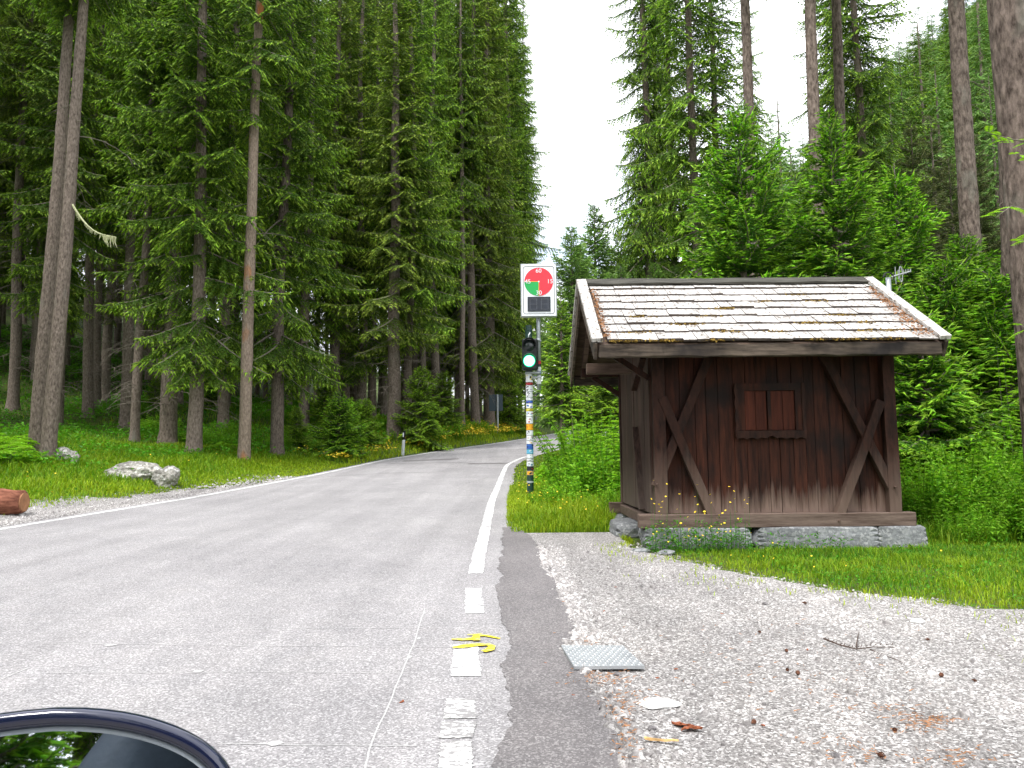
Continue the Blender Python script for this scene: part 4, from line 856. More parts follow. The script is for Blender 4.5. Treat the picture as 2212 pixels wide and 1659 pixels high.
# -- the forest behind: individual copies
rf = np.random.default_rng(21); cnt = 0; tries = 0
while cnt < 150 and tries < 9000:
    tries += 1; Y = 26 + 66 * rf.random() ** .8; px = rf.uniform(-420, 1090); X = P(px, 980, Y)[0]; d = float(XL(Y)) - X
    if d < (6.0 if Y < 50 else 2.5) or min((X - a) ** 2 + (Y - c) ** 2 for a, c in occupied) < (2.3 if Y > 40 else 2.9) ** 2: continue
    dep = d + max(0, Y - 30) * .2; k = rf.choice(['high', 'bare', 'mid', 'low'], p=[.34, .36, .20, .10] if dep > 12 else [.2, .15, .35, .3])
    plant(k, px, Y, rf.uniform(.34, .56) * F_PX / Y, 'unseen tall spruce beside the viewer, added to shade the forest left of the road', group='spruces inside the left forest'); cnt += 1
for X, Y in ((-24, 18), (-19, 13), (-30, 24), (-26, 8), (-17, 4), (-36, 14), (-22, -2)):    # unseen forest edge beside the viewer, added to keep light out of the wood
    tr, cr, h = KIND['low']; tree('spruce_tree', 'unseen tall spruce beside the viewer, added to shade the forest left of the road', 'tree', (X, Y, Hs(X, Y)), (('trunk', tr), ('crown', cr)), X, 'spruces inside the left forest', 1.0)

for px, Y, k in ((1085, 78, 'low'), (1068, 82, 'low'), (1050, 74, 'low'), (1030, 80, 'edge'), (1010, 72, 'low'), (990, 78, 'low'), (970, 70, 'low'), (950, 84, 'low'), (930, 76, 'low'), (1100, 88, 'low'), (1112, 92, 'edge'), (1124, 98, 'edge'), (905, 82, 'low'), (1138, 110, 'edge'), (880, 74, 'low')):
    plant(k, px, Y, .45 * F_PX / Y, 'tall spruce far back along the left side of the road', group='far spruces along the road')
# -- young spruces
def young(seed, h, rm, whorl=.20, per=6, mat='young', h0=.12, low=-.25, **kw): return (('trunk', trunk_mesh('trunk', h, .014 * h + .01, seed, M['bark'], None, 8, .4, 0, flare=.1, r1=.006)), ('crown', crown_mesh('crown', TY, seed, h0, h, rm, whorl, per, M[mat], None, low=low, high=.75, roundness=.6, **kw)))
def put_young(px, Y, parts, label, rz=0, sc=1.0, group=None, name='young_spruce'):
    X = P(px, 980, Y)[0]; occupied.append((X, Y)); return tree(name, label, 'tree', (X, Y, Hs(X, Y)), parts, rz, group, sc)
def hfor(px, py, Y): X = P(px, py, Y); return X[2] - Hs(X[0], Y)
yA = young(201, 1.0 * hfor(735, 848, 32), 1.65, .17, 6, 'young', pow_=.7); put_young(733, 32, yA, 'small bright young spruce on the left verge among yellow flowers', .4)
yB = young(202, hfor(905, 790, 40.5), 1.9, .2, 6, 'spruce', pow_=.7); put_young(908, 40.5, yB, 'dark young spruce beside the thickest trunk behind the white marker post', 1.2)
yC = young(203, hfor(1620, 232, 16.5), 2.9, .30, 7, pow_=.74); put_young(1622, 16.5, yC, 'bright green young spruce behind the middle of the hut roof', .3)
yD = young(204, hfor(1827, 236, 15.8), 2.5, .30, 7, pow_=.74); put_young(1828, 15.8, yD, 'tallest bright young spruce behind the right half of the hut roof', 2.0)
yE = young(205, hfor(1966, 345, 16.6), 2.4, .30, 7, pow_=.72); put_young(1968, 16.6, yE, 'bright young spruce behind the aerial at the roof end', 4.1)
yF = young(206, hfor(2070, 555, 15.0), 2.3, .27, 7, pow_=.7); put_young(2062, 15.4, yF, 'lower young spruce right of the hut with spreading branches', 5.0)
put_young(1752, 18.0, yE, 'thin topped young spruce between the two bright ones behind the roof', 1.0, (.85, .85, 1.02)); put_young(1705, 14.3, yF, 'low young spruce peeping over the middle of the ridge', 2.4, (.85, .85, .80)); put_young(1905, 14.2, yF, 'low young spruce just behind the right roof end', .2, (1, 1, 1.0)); put_young(1530, 17.5, yF, 'young spruce behind the left part of the ridge', 3.3, (1.0, 1.0, 1.0))
put_young(2005, 13.2, yA, 'short spruce with low branches beside the right wall of the hut', 3.0, (1.05, 1.05, 1.2)); put_young(2110, 18.5, yD, 'young spruce right of the hut in front of the large bare trunk', 1.0, (1.1, 1.1, .62)); put_young(2190, 15.0, yF, 'young spruce at the right edge under the huge trunk', 1.9, (1.1, 1.1, .9))
yG = young(207, hfor(1215, 640, 24), 1.0, .22, 6, 'spruce', h0=2.0); put_young(1216, 24, yG, 'slim dark spruce with a bare reddish foot between signal and hut', .5)
put_young(1275, 27, yG, 'dark spruce just left of the hut gable', 2.5, (1.1, 1.1, 1.05)); put_young(1330, 22, yG, 'dark spruce behind the hut gable', 4.0, (1.1, 1.1, .9))
yH = young(208, 9.5, 2.2, .30, 7, 'pale', pow_=.75, h0=2.4)
for i, (px, py, Y) in enumerate(((1242, 490, 26), (1294, 445, 30.5), (1345, 500, 34), (1270, 575, 28), (1385, 480, 38), (1318, 560, 31.5), (1425, 570, 30), (1350, 575, 28), (1470, 575, 28), (1262, 530, 27), (1330, 590, 26.5))):
    put_young(px, Y, yH, 'pale green young conifer in the gap beyond the hut ridge, left part', i * 1.3, hfor(px, py, Y) / 9.5, 'pale young conifers beyond the ridge', 'young_conifer')
yR = young(209, 12, 2.3, .40, 6, 'rusty', pow_=.7)
for i, (px, py, Y) in enumerate(((2010, 255, 30), (1960, 300, 36), (2090, 330, 34), (2150, 280, 40), (2055, 240, 42))):
    put_young(px, Y, yR, 'yellowish green conifer on the slope behind the aerial', i * 1.1, hfor(px, py, Y) / 12, 'yellowish conifers behind the aerial', 'young_conifer')
put_young(770, 37, yA, 'small young spruce behind the bright verge spruce', 2, (.8, .8, .8)); put_young(1100, 61, yB, 'bushy young spruce right of the road sign back', 3, 1.15); put_young(955, 48, yB, 'dark bushy young spruce inside the forest edge', 2, .9)
for i, px in enumerate((640, 790, 700, 330, 450)): put_young(px, 34 + 3 * i, yB, 'dark undergrowth spruce under the tall trees', i, .45 + .1 * (i % 3), 'undergrowth spruces')

# -- right hand tall trees
bk = M['bark']; pk = M['pinebark']
def tall_right(label, px0, px1, pyt, Y, w0, w1, seed, mat, crown_h, rad, mc=None, name='spruce_tree', dead=4, step=.3): return hero_trunk(label, px0, px1, Y, w0, w1, seed, mat, rad, 22, name, (4, 12), dead, crown_h, pyt, 50, None, mc, step)
tall_right('grey straight trunk of the dark spruce group above the left roof end', 1525, 1487, 0, 27, 21, 14, 301, bk, 7.5, 2.6, dead=9)
for i, (px, Y, k, sxy, lab) in enumerate(((1408, 31, 'edge', .62, 'dark spruce at the left side of the group over the hut ridge'), (1468, 34, 'low', .8, 'dark spruce behind the grey straight trunk'), (1560, 33, 'low', .9, 'dark spruce right of the grey straight trunk'), (1440, 38, 'low', .9, 'dark spruce at the back of the group over the ridge'), (1890, 32, 'mid', .95, 'dark spruce with open branches between the bare trunks'), (1850, 36, 'high', .85, 'dark spruce crown behind the reddish bare trunk'), (1650, 46, 'high', .6, 'thin sparse spruce seen against white sky'))):
    tr, cr, h = KIND[k]; X = P(px, 980, Y)[0]; occupied.append((X, Y)); tree('spruce_tree', lab, 'tree', (X, Y, Hs(X, Y)), (('trunk', tr), ('crown', cr)), i * 1.7 + .4, None, (sxy, sxy, 1.0 if i != 2 else .93))
tall_right('bare brown larch trunk rising behind the middle young spruce', 1645, 1603, 0, 24, 27, 20, 302, pk, 16, 2.2, M['pale'], 'larch_tree', 1)
tall_right('straight reddish bare larch trunk against the white sky', 1785, 1757, 0, 22, 30, 24, 303, pk, 15, 2.2, M['pale'], 'larch_tree', 1)
tall_right('dark bare larch trunk right of the reddish one', 1838, 1803, 0, 25, 27, 20, 304, pk, 17, 2.2, M['pale'], 'larch_tree', 2)
tall_right('large rough bare larch trunk between the aerial and the huge trunk', 2122, 2058, 0, 20, 45, 33, 305, pk, 14, 2.4, M['pale'], 'larch_tree', 2, .2)
tall_right('grey trunk partly hidden behind the huge trunk at the right edge', 2205, 2170, 200, 17, 44, 36, 306, pk, 15, 2.0, M['pale'], 'larch_tree', 1)
# huge fissured trunk at the right edge
def big_trunk():
    Y = 9.6; X = P(2282, 985, Y)[0]; z0 = Hs(X, Y); top = P(2183, 0, Y); h = 22; sides, rings = 84, 230; lean = (top[0] - X) / (top[2] - z0); V = []
    for i in range(rings):
        z = -.4 + (h + .4) * (i / (rings - 1)) ** 1.6; u = max(z, 0) / h
        for k in range(sides):
            a = 2 * math.pi * k / sides; r = .325 * (1 - .55 * u) * (1 + .3 * math.exp(-max(z, 0) / .4)); p = Vector((math.cos(a) * 3.4, math.sin(a) * 3.4, z * .85))
            f = 1 - abs(mnoise.noise(p * 1.25 + Vector((0, 0, 2.3 * mnoise.noise(Vector((a, z * .7, 0))))))) * 2.2; f2 = mnoise.noise(p * 4.5)
            r *= 1 - .055 * max(0, f - .55) * 2.2 + .018 * f2 + .035 * mnoise.noise(Vector((math.cos(a), math.sin(a), z * .35))); V.append((lean * z + r * math.cos(a), r * math.sin(a), z))
    i = (np.arange(rings - 1)[:, None] * sides + np.arange(sides)[None, :]); j = (np.arange(rings - 1)[:, None] * sides + (np.arange(sides)[None, :] + 1) % sides)
    F = np.stack([i.ravel(), j.ravel(), (j + sides).ravel(), (i + sides).ravel()], 1)
    t = thing('larch_tree', 'huge deeply fissured brown trunk cut by the right edge of the picture', 'tree', (X, Y, z0)); mesh_np('trunk', np.array(V), F, M['pinebark'], parent=t, smooth=True)
    cr = crown_mesh('crown', TP, 401, 12, 21.8, 2.6, .55, 4, M['pale'], lambda z: (lean * z, 0, 0), gap=.2); inst('crown', cr, t)
big_trunk()
# -- trees on the mountain side
rh = np.random.default_rng(31); cnt = 0
def hill_tree(px, Y, s, lab, grp):
    X = P(px, 600, Y)[0]; i = rh.integers(2); t = tree('spruce_tree', lab, 'tree', (X, Y, Hs(X, Y) - .3), (('trunk', far_tr), ('crown', far_cr[i])), rh.uniform(0, 6.28), grp, s)
    if rh.random() < .7: 
        c = [q for q in t.children if q.name.startswith('crown')][0]; c.material_slots[0].link = 'OBJECT'; c.material_slots[0].material = M['pale']  # paler needles put distance haze into the crown colour
hp_ = []
while cnt < 150:
    Y = 52 + 120 * rh.random(); px = rh.uniform(1560, 2330) ; X = P(px, 600, Y)[0]
    if X < float(XR(min(Y, 89))) + 5 + max(0, Y - 89) * .3 or (hp_ and min((X - a) ** 2 + (Y - c) ** 2 for a, c in hp_) < 10): continue
    hp_.append((X, Y)); hill_tree(px, Y, rh.uniform(.75, 1.1), 'spruce on the wooded mountain side beyond the right hand trees', 'spruces on the mountain side'); cnt += 1
for px, Y in ((1225, 92), (1290, 84), (1360, 78), (1420, 72), (1500, 66), (1330, 100), (1260, 110), (1560, 60), (1470, 84), (1180, 105)): hill_tree(px, Y, .55, 'small distant spruce where the road disappears', 'distant spruces beyond the bend')
# ------------------------------------------------------------------ grass, leafy plants, flowers, stones
def blades(pts, hgt, wid, lean, tint, rng):
    n = len(pts); a = rng.uniform(0, 6.28, n); d = np.stack([np.cos(a), np.sin(a), 0 * a], 1); s = np.stack([-d[:, 1], d[:, 0], 0 * a], 1); w2 = (wid / 2)[:, None]; h = hgt[:, None]; ln = (lean * hgt)[:, None]; up = np.array([[0, 0, 1.0]])
    V = np.stack([pts - s * w2, pts + s * w2, pts + d * ln * .35 + up * h * .6 - s * w2 * .75, pts + d * ln * .35 + up * h * .6 + s * w2 * .75, pts + d * ln + up * h * (1 - .25 * lean[:, None])], 1)
    i = np.arange(n)[:, None] * 5; F4 = i + np.array([[0, 1, 3, 2]]); F3 = i + np.array([[2, 3, 4]]); return V.reshape(-1, 3), [F4, F3], np.repeat(tint, 5)
def leaves(base, d, nor, L, W, tint, fold=.25):
    """folded pointed leaves: 4 points, 2 triangles"""
    d = nrm(d); s = nrm(np.cross(d, nor)); u = np.cross(s, d); L = L[:, None]; W = W[:, None]
    V = np.stack([base, base + d * L * .45 + s * W / 2 + u * W * fold, base + d * L - u * L * .12, base + d * L * .45 - s * W / 2 + u * W * fold], 1)
    i = np.arange(len(base))[:, None] * 4; return V.reshape(-1, 3), np.concatenate([i + np.array([[0, 1, 2]]), i + np.array([[0, 2, 3]])]), np.repeat(tint, 4)
def vnoise(X, Y, s, seed):
    """cheap smooth 2-D value noise, 0..1"""
    r = np.random.default_rng(seed).random((64, 64)); x = X / s; y = Y / s; xi = np.floor(x).astype(int); yi = np.floor(y).astype(int); fx = x - xi; fy = y - yi; fx = fx*fx*(3-2*fx); fy = fy*fy*(3-2*fy)
    g = lambda a, c: r[a % 64, c % 64]; return (g(xi, yi)*(1-fx)+g(xi+1, yi)*fx)*(1-fy)+(g(xi, yi+1)*(1-fx)+g(xi+1, yi+1)*fx)*fy
def in_view(X, Y, m=.06): return (np.abs(X) < Y * (.667 + m) + .6)
def on_hut(X, Y, m=.0): return (X > HX - .25 - m) & (X < HX + HW + .25 + m) & (Y > HY - .35 - m) & (Y < HY + HD + .2)
def green_ok(X, Y):
    """1 where grass grows"""
    left = X < XL(Y) - .28; right = np.where(Y < Y_PATCH, X > XGB(Y) , X > XR(Y) + .30) | ((Y >= Y_GB) & (X > XR(Y) + .36)); right &= ~((Y < Y_GB) & (X < XGB(Y)))
    return (left | right) & ~on_hut(X, Y, -.05)
rg = np.random.default_rng(77)
def scatter(n, x0, x1, y0, y1, dens=None):
    X = rg.uniform(x0, x1, n); Y = rg.uniform(y0, y1, n); ok = green_ok(X, Y) & in_view(X, Y)
    if dens is not None: ok &= rg.random(n) < dens(X, Y)
    X, Y = X[ok], Y[ok]; return X, Y, H(X, Y) - .012
def edge_d(X, Y):
    """distance from the nearest bare edge (road, gravel)"""
    return np.where(X < XL(Y), XL(Y) - X, np.where(Y < Y_GB, np.minimum(X - XGB(Y), 9), X - XR(Y)))
def grass_patch(n, box, hfun, wfun, tfun, dens=None, name='grass', lean=(.2, .9)):
    X, Y, Z = scatter(n, *box, dens); k = len(X); h = hfun(X, Y) * rg.uniform(.55, 1.35, k); V, F, T = blades(np.stack([X, Y, Z], 1), h, wfun(X, Y) * rg.uniform(.7, 1.3, k), rg.uniform(*lean, k), np.clip(tfun(X, Y) + rg.normal(0, .17, k), 0, 1), rg)
    return V, F, T
GV, GF4, GF3, GT = [], [], [], []; gk = 0
def addg(r):
    global gk
    V, F, T = r; GV.append(V); GF4.append(F[0] + gk); GF3.append(F[1] + gk); GT.append(T); gk += len(V)
dry = lambda X, Y: np.exp(-np.clip(edge_d(X, Y), 0, 9) / .5)
# lawn in front of and beside the hut
addg(grass_patch(150000, (.4, 11, 5.4, 12.5), lambda X, Y: .022 + .055 * vnoise(X, Y, .4, 1) ** 1.5 + .03 * np.clip(edge_d(X, Y), 0, 1), lambda X, Y: .007 + 0 * X, lambda X, Y: .28 + .65 * dry(X, Y) + .9 * (vnoise(X, Y, .8, 2) * .6 + vnoise(X, Y, .23, 22) * .4 - .5), lambda X, Y: np.clip(.18 + edge_d(X, Y) * 1.3, 0, 1) * np.clip(.35 + 1.3 * vnoise(X, Y, .35, 23), 0, 1)))
# tufts straying over the gravel edge
NT = 26000; X = rg.uniform(1, 8, NT); Y = rg.uniform(4.6, 9.8, NT); e = XGB(Y) - X; ok = (e > 0) & (e < 1.8) & (X > XPE(Y) + .1) & (rg.random(NT) < np.exp(-e / .38) * (vnoise(X, Y, .24, 4) > .50)); X, Y = X[ok], Y[ok]; k = len(X)
addg(blades(np.stack([X, Y, zr(Y) + .008], 1), rg.uniform(.02, .06, k), rg.uniform(.005, .009, k), rg.uniform(.3, 1.1, k), np.clip(rg.normal(.9, .12, k), 0, 1), rg))
# verge round the signal pole
addg(grass_patch(75000, (-.6, 5, 9.8, 20), lambda X, Y: .06 + .22 * np.clip((edge_d(X, Y) - .25) / 1.2, 0, 1) * sstep(Y, 10.3, 12.5) + .05 * vnoise(X, Y, .6, 3), lambda X, Y: .011 + 0 * X, lambda X, Y: .42 + .4 * dry(X, Y) + .4 * (vnoise(X, Y, 1.1, 5) - .5)))
addg(grass_patch(30000, (-1, 9, 20, 55), lambda X, Y: .06 + .22 * sstep(X - XR(Y), .9, 2.6), lambda X, Y: .03 + 0 * X, lambda X, Y: .45 + .3 * dry(X, Y)))
# left verge and meadow
def ldens(X, Y): return np.clip(1.15 - (XL(Y) - X) / 16, .10, 1) * np.clip(.05 + (XL(Y) - X - .3 - .8 * sstep(25 - Y, 0, 8)) * np.where(Y < 20, .8, 3) * (.45 + 1.1 * vnoise(X, Y, .45, 8)), 0, 1)
ltint = lambda X, Y: .45 * np.exp(-np.clip(XL(Y) - X - .6, 0, 99) / 3.0) + .35 * dry(X, Y) + .26 + .3 * (vnoise(X, Y, 1.8, 6) - .5)
lh = lambda X, Y: .05 + .15 * np.clip((XL(Y) - X - 1.2) / 2.5, 0, 1) + .12 * vnoise(X, Y, 1.3, 7) * np.clip((XL(Y) - X - 1.0) / 2, 0, 1)
addg(grass_patch(190000, (-24, -4, 8, 30), lh, lambda X, Y: .013 + .0005 * Y, ltint, ldens))
addg(grass_patch(90000, (-30, 5, 30, 68), lambda X, Y: .16 + .12 * vnoise(X, Y, 1.3, 7) + .22 * sstep(Y, 36, 48) * np.clip((XL(Y) - X - .6), 0, 1), lambda X, Y: .032 + 0 * X, ltint, ldens))
# rank grass by the hut's right side
addg(grass_patch(26000, (4.6, 11, 9.5, 15), lambda X, Y: .16 + .14 * vnoise(X, Y, .7, 9), lambda X, Y: .010 + 0 * X, lambda X, Y: .3 + .3 * (vnoise(X, Y, .9, 2) - .5)))
tag(mesh_np('grass', np.concatenate(GV), [np.concatenate(GF4), np.concatenate(GF3)], M['grass'], None, {'tint': np.concatenate(GT)}), kind='stuff')

# low leafy ground cover in meadow and forest
def cover(n, box, size, hmax, tint, dens, name, mat):
    X, Y, Z = scatter(n, *box, dens); k = len(X); a = rg.uniform(0, 6.28, k); e = rg.uniform(-.2, .9, k); d = np.stack([np.cos(a) * np.cos(e), np.sin(a) * np.cos(e), np.sin(e)], 1); sz = size(X, Y) * rg.uniform(.6, 1.4, k)
    Z = Z + hmax(X, Y) * rg.random(k) ** .7; nor = nrm(np.array([[0, 0, 1.0]]) + rg.normal(0, .35, (k, 3))); V, F, T = leaves(np.stack([X, Y, Z], 1), d, nor, sz, sz * rg.uniform(.4, .75, k), np.clip(tint(X, Y) + rg.normal(0, .2, k), 0, 1))
    return tag(mesh_np(name, V, F, mat, None, {'tint': T}), kind='stuff')
mound = lambda X, Y: sstep(vnoise(X, Y, 2.3, 12) * .7 + vnoise(X, Y, .8, 13) * .3, .42, .72)
cover(120000, (-42, -5, 20, 66), lambda X, Y: .075 + .0022 * Y, lambda X, Y: .06 + .42 * mound(X, Y), lambda X, Y: .25 + .55 * mound(X, Y) + .2 * np.exp(-(XL(Y) - X) / 6), lambda X, Y: np.clip((XL(Y) - X - 2.5) / 3, 0, 1) * (.25 + .75 * mound(X, Y)), 'undergrowth', M['dleaf'])
cover(40000, (-1, 11, 5.6, 13), lambda X, Y: .032 + 0 * X, lambda X, Y: .055 + 0 * X, lambda X, Y: .55 + .2 * dry(X, Y), lambda X, Y: np.clip(edge_d(X, Y) * 1.5, 0, 1) * (vnoise(X, Y, .35, 14) > .5), 'clover', M['dleaf'])
cover(9000, (-22, -5, 10, 26), lambda X, Y: .07 + 0 * X, lambda X, Y: .12 + 0 * X, lambda X, Y: .6 + 0 * X, lambda X, Y: np.clip((XL(Y) - X - 1.2) / 2, 0, 1) * (vnoise(X, Y, .9, 15) > .55), 'clover', M['dleaf'])

# leafy plants: one mesh of stem and leaves per kind, copied
def stems_plant(seed, n, spread, h, leaf, per, wid=.5, tint=(.2, .7), droop=.15, whorl=2, arch=.25):
    r = np.random.default_rng(seed); B, D, N_, L, W, T = [], [], [], [], [], []; sv = []; sf = []; k0 = 0
    for i in range(n):
        a = r.uniform(0, 6.28); rad = spread * math.sqrt(r.random()); p0 = np.array([rad * math.cos(a), rad * math.sin(a), 0]); hh = h * r.uniform(.6, 1.1) * (1 - .35 * rad / max(spread, .01)); o = np.array([math.cos(a), math.sin(a), 0]) * arch * r.uniform(.2, 1) * hh
        t = np.linspace(0, 1, 5); pts = p0 + np.array([0, 0, hh]) * t[:, None] + o * (t ** 2)[:, None]; v, f = limb_tubes(pts, .005 + .004 * (1 - t), 3); sv.append(v); sf.append(f + k0); k0 += len(v)
        for j in range(per):
            u = .15 + .85 * (j + .5) / per; p = p0 + np.array([0, 0, hh * u]) + o * u * u; az = r.uniform(0, 6.28)
            for q in range(whorl):
                b_ = az + 2 * math.pi * q / whorl; d = np.array([math.cos(b_), math.sin(b_), r.uniform(-.3, .45) - droop]); B.append(p); D.append(d); N_.append(np.array([0, 0, 1.0]) + r.normal(0, .25, 3)); l = leaf * r.uniform(.6, 1.2) * (1.1 - .5 * u); L.append(l); W.append(l * wid * r.uniform(.8, 1.2)); T.append(tint[0] + (tint[1] - tint[0]) * u + r.normal(0, .1))
    V, F, TT = leaves(np.array(B), np.array(D), np.array(N_), np.array(L), np.array(W), np.clip(T, 0, 1)); SV = np.concatenate(sv); SF = np.concatenate(sf) + len(V)
    return mesh_np('foliage', np.concatenate([V, SV]), [F, SF], M['leaf'], None, {'tint': np.r_[TT, np.full(len(SV), .3)]}, obj=False)
def pinnate(seed, n, h, spread, leaf=.17, pairs=7, tint=(.6, 1.0), per=7):
    """rowan or fern like: leaves feathered with narrow leaflets"""
    r = np.random.default_rng(seed); B, D, N_, L, W, T = [], [], [], [], [], []; sv, sf, k0 = [], [], 0
    for i in range(n):
        a = r.uniform(0, 6.28); rad = spread * r.random() * .5; hh = h * r.uniform(.55, 1.05); t = np.linspace(0, 1, 5); p0 = np.array([rad * math.cos(a), rad * math.sin(a), 0]); o = np.array([math.cos(a), math.sin(a), 0]) * spread * r.uniform(.1, .6)
        v, f = limb_tubes(p0 + np.array([0, 0, hh]) * t[:, None] + o * (t ** 1.5)[:, None], .009 * (1.1 - t), 4); sv.append(v); sf.append(f + k0); k0 += len(v)
        for j in range(per):
            u = .35 + .65 * (j + .6) / per; p = p0 + np.array([0, 0, hh * u]) + o * u ** 1.5; b_ = j * 2.4 + r.uniform(-.4, .4); d = nrm(np.array([math.cos(b_), math.sin(b_), .35])); l = leaf * r.uniform(.7, 1.25); s = nrm(np.cross(d, [0, 0, 1.0])); up = np.cross(s, d)
            for m_ in range(pairs):
                w = (m_ + 1) / pairs; c = p + d * l * w - np.array([0, 0, .35 * l * w * w])
                for sg in (-1, 1): B.append(c); D.append(s * sg + d * .45 - np.array([0, 0, .25])); N_.append(up + r.normal(0, .15, 3)); ll = l * .42 * (1 - .45 * abs(w - .45)); L.append(ll); W.append(ll * .34); T.append(tint[0] + (tint[1] - tint[0]) * u * r.uniform(.8, 1.1))
            B.append(c); D.append(d - np.array([0, 0, .5])); N_.append(up); L.append(l * .3); W.append(l * .1); T.append(tint[1])
    V, F, TT = leaves(np.array(B), np.array(D), np.array(N_), np.array(L), np.array(W), np.clip(T, 0, 1)); SV = np.concatenate(sv); SF = np.concatenate(sf) + len(V)
    return mesh_np('foliage', np.concatenate([V, SV]), [F, SF], [M['leaf'], M['twig']], np.r_[np.zeros(len(F)), np.ones(len(SF))], {'tint': np.r_[TT, np.full(len(SV), .3)]}, obj=False)
PL = {'nettle': stems_plant(1, 46, .55, .95, .14, 9, .42, (.1, .62)), 'herb': stems_plant(2, 60, .6, .60, .10, 8, .5, (.15, .75)), 'bush': stems_plant(3, 60, .75, 1.35, .14, 12, .5, (.05, .6), arch=.5), 'broad': stems_plant(4, 24, .7, .5, .26, 3, .95, (.4, .75), .05, 2), 'fern': pinnate(5, 15, .55, .8, .34, 10, (.35, .8), 4), 'rowan': pinnate(6, 7, 1.9, .55, .21, 7, (.65, 1.0), 13), 'sap': pinnate(7, 3, 2.9, .7, .23, 7, (.7, 1.0), 22)}
rp2 = np.random.default_rng(9)
def herb(kind, X, Y, lab, grp, sc=1.0, name='leafy_plant', cat='plant', dz=-.03):
    o = inst(name, PL[kind]); o.location = (X, Y, Hs(X, Y) + dz); o.rotation_euler = (0, 0, rp2.uniform(0, 6.28)); s = sc * rp2.uniform(.85, 1.15); o.scale = (s, s, s * rp2.uniform(.9, 1.1)); return tag(o, lab, cat, grp)
def herb_px(kind, px, Y, *a, **k): herb(kind, P(px, 985, Y)[0], Y, *a, **k)
g1 = 'leafy plants between the signal and the hut'
for (px, Y, kd, sc) in [(1195, 14.5, 'herb', .55), (1225, 15.2, 'herb', .6), (1248, 17.5, 'nettle', .75), (1262, 14.4, 'herb', .85), (1290, 16.0, 'nettle', .9), (1315, 13.8, 'herb', .9), (1325, 15.2, 'nettle', 1.0), (1280, 18.5, 'bush', .9), (1310, 19.5, 'bush', .95), (1335, 17.5, 'bush', .9), (1255, 19.5, 'herb', .7), (1262, 21.0, 'nettle', 1.0), (1215, 17.6, 'herb', .42), (1345, 13.0, 'herb', .8), (1300, 12.6, 'herb', .55), (1250, 13.0, 'herb', .5), (1330, 21, 'bush', 1.1), (1315, 22.5, 'bush', 1.0), (1270, 16.9, 'nettle', .9), (1235, 15.9, 'herb', .9)]:
    herb_px(kd, px, Y, 'lush green leafy plant growing between the signal pole and the hut', g1, sc * (1.0 if Y < 14 else 1.45))
for (px, Y, sc) in ((1192, 21.5, .8), (1215, 22.5, 1.1), (1222, 24.5, 1.3), (1205, 23.0, 1.0), (1236, 23.5, 1.3), (1178, 19.6, .6), (1198, 19.8, .75)): herb_px('broad', px, Y, 'round leaved plant at the road edge behind the signal pole', 'round leaved plants at the road bend', sc, 'broad_leaved_plant')
herb_px('rowan', 1272, 17.2, 'yellowish green rowan sapling standing taller than the plants left of the hut', None, 1.12, 'rowan_sapling', 'sapling')
herb_px('rowan', 1318, 16.4, 'smaller yellow green rowan sapling close to the hut gable', None, .8, 'rowan_sapling', 'sapling')
g2 = 'leafy plants right of the hut'
for i in range(90):
    Y = 9.7 + 7.5 * rp2.random() ** 1.4; px = rp2.uniform(1955, 2260); X = P(px, 985, Y)[0]
    if on_hut(X, Y, .45) or (Y < 10.3 and px < 2060): continue
    herb(rp2.choice(['nettle', 'bush', 'herb'], p=[.4, .3, .3]), X, Y, 'lush green leafy plant on the slope right of the hut', g2, rp2.uniform(.75, 1.05) * (.72 if Y < 11 else 1))
for px, Y, sc in ((2120, 10.7, .75), (2190, 10.4, .8), (2150, 12.4, .9)): herb_px('broad', px, Y, 'plant with large pale leaves among the herbs right of the hut', 'large leaved plants right of the hut', sc, 'broad_leaved_plant')
for px, Y, kd, sc, lab in ((2120, 17.5, 'rowan', 1.1, 'bright rowan sapling right of the hut before the large bare trunk'), (2190, 13.0, 'sap', .85, 'bright rowan sapling in front of the grey trunk right of the hut')): herb_px(kd, px, Y, lab, None, sc, 'rowan_sapling', 'sapling')
# rowan boughs reaching in front of the huge trunk
def bough(name, pix, Y, n, seed, lab):
    r = np.random.default_rng(seed); B, D, N_, L, W, T = [], [], [], [], [], []; pts = np.array([P(x, y, Y) for x, y in pix]); tt = np.linspace(0, 1, len(pts)); ax = lambda t: np.array([np.interp(t, tt, pts[:, j]) for j in range(3)])
    for j in range(n):
        p = ax((j + .5) / n); b_ = r.uniform(0, 6.28); d = nrm(np.array([math.cos(b_), .5 * math.sin(b_), r.uniform(-.2, .35)])); l = .16 * r.uniform(.8, 1.25); s = nrm(np.cross(d, [0, -.35, 1.0])); up = np.cross(s, d)
        for m_ in range(8):
            w = (m_ + 1) / 8; c = p + d * l * w - np.array([0, 0, .3 * l * w * w])
            for sg in (-1, 1): B.append(c); D.append(s * sg + d * .45); N_.append(up + r.normal(0, .12, 3)); ll = l * .42 * (1 - .5 * abs(w - .45)); L.append(ll); W.append(ll * .32); T.append(r.uniform(.75, 1))
    V, F, TT = leaves(np.array(B), np.array(D), np.array(N_), np.array(L), np.array(W), np.array(T)); sv, sf = limb_tubes(pts, np.linspace(.012, .004, len(pts)), 5)
    o = mesh_np(name, np.concatenate([V, sv]), [F, sf + len(V)], [M['leaf'], M['twig']], np.r_[np.zeros(len(F)), np.ones(len(sf))], {'tint': np.r_[TT, np.full(len(sv), .2)]}); return o
rowt = thing('rowan_tree', 'rowan tree whose bright feathered leaves hang before the huge trunk at the right edge', 'tree', (0, 0, 0)); xr_ = P(2330, 985, 8.4)[0]
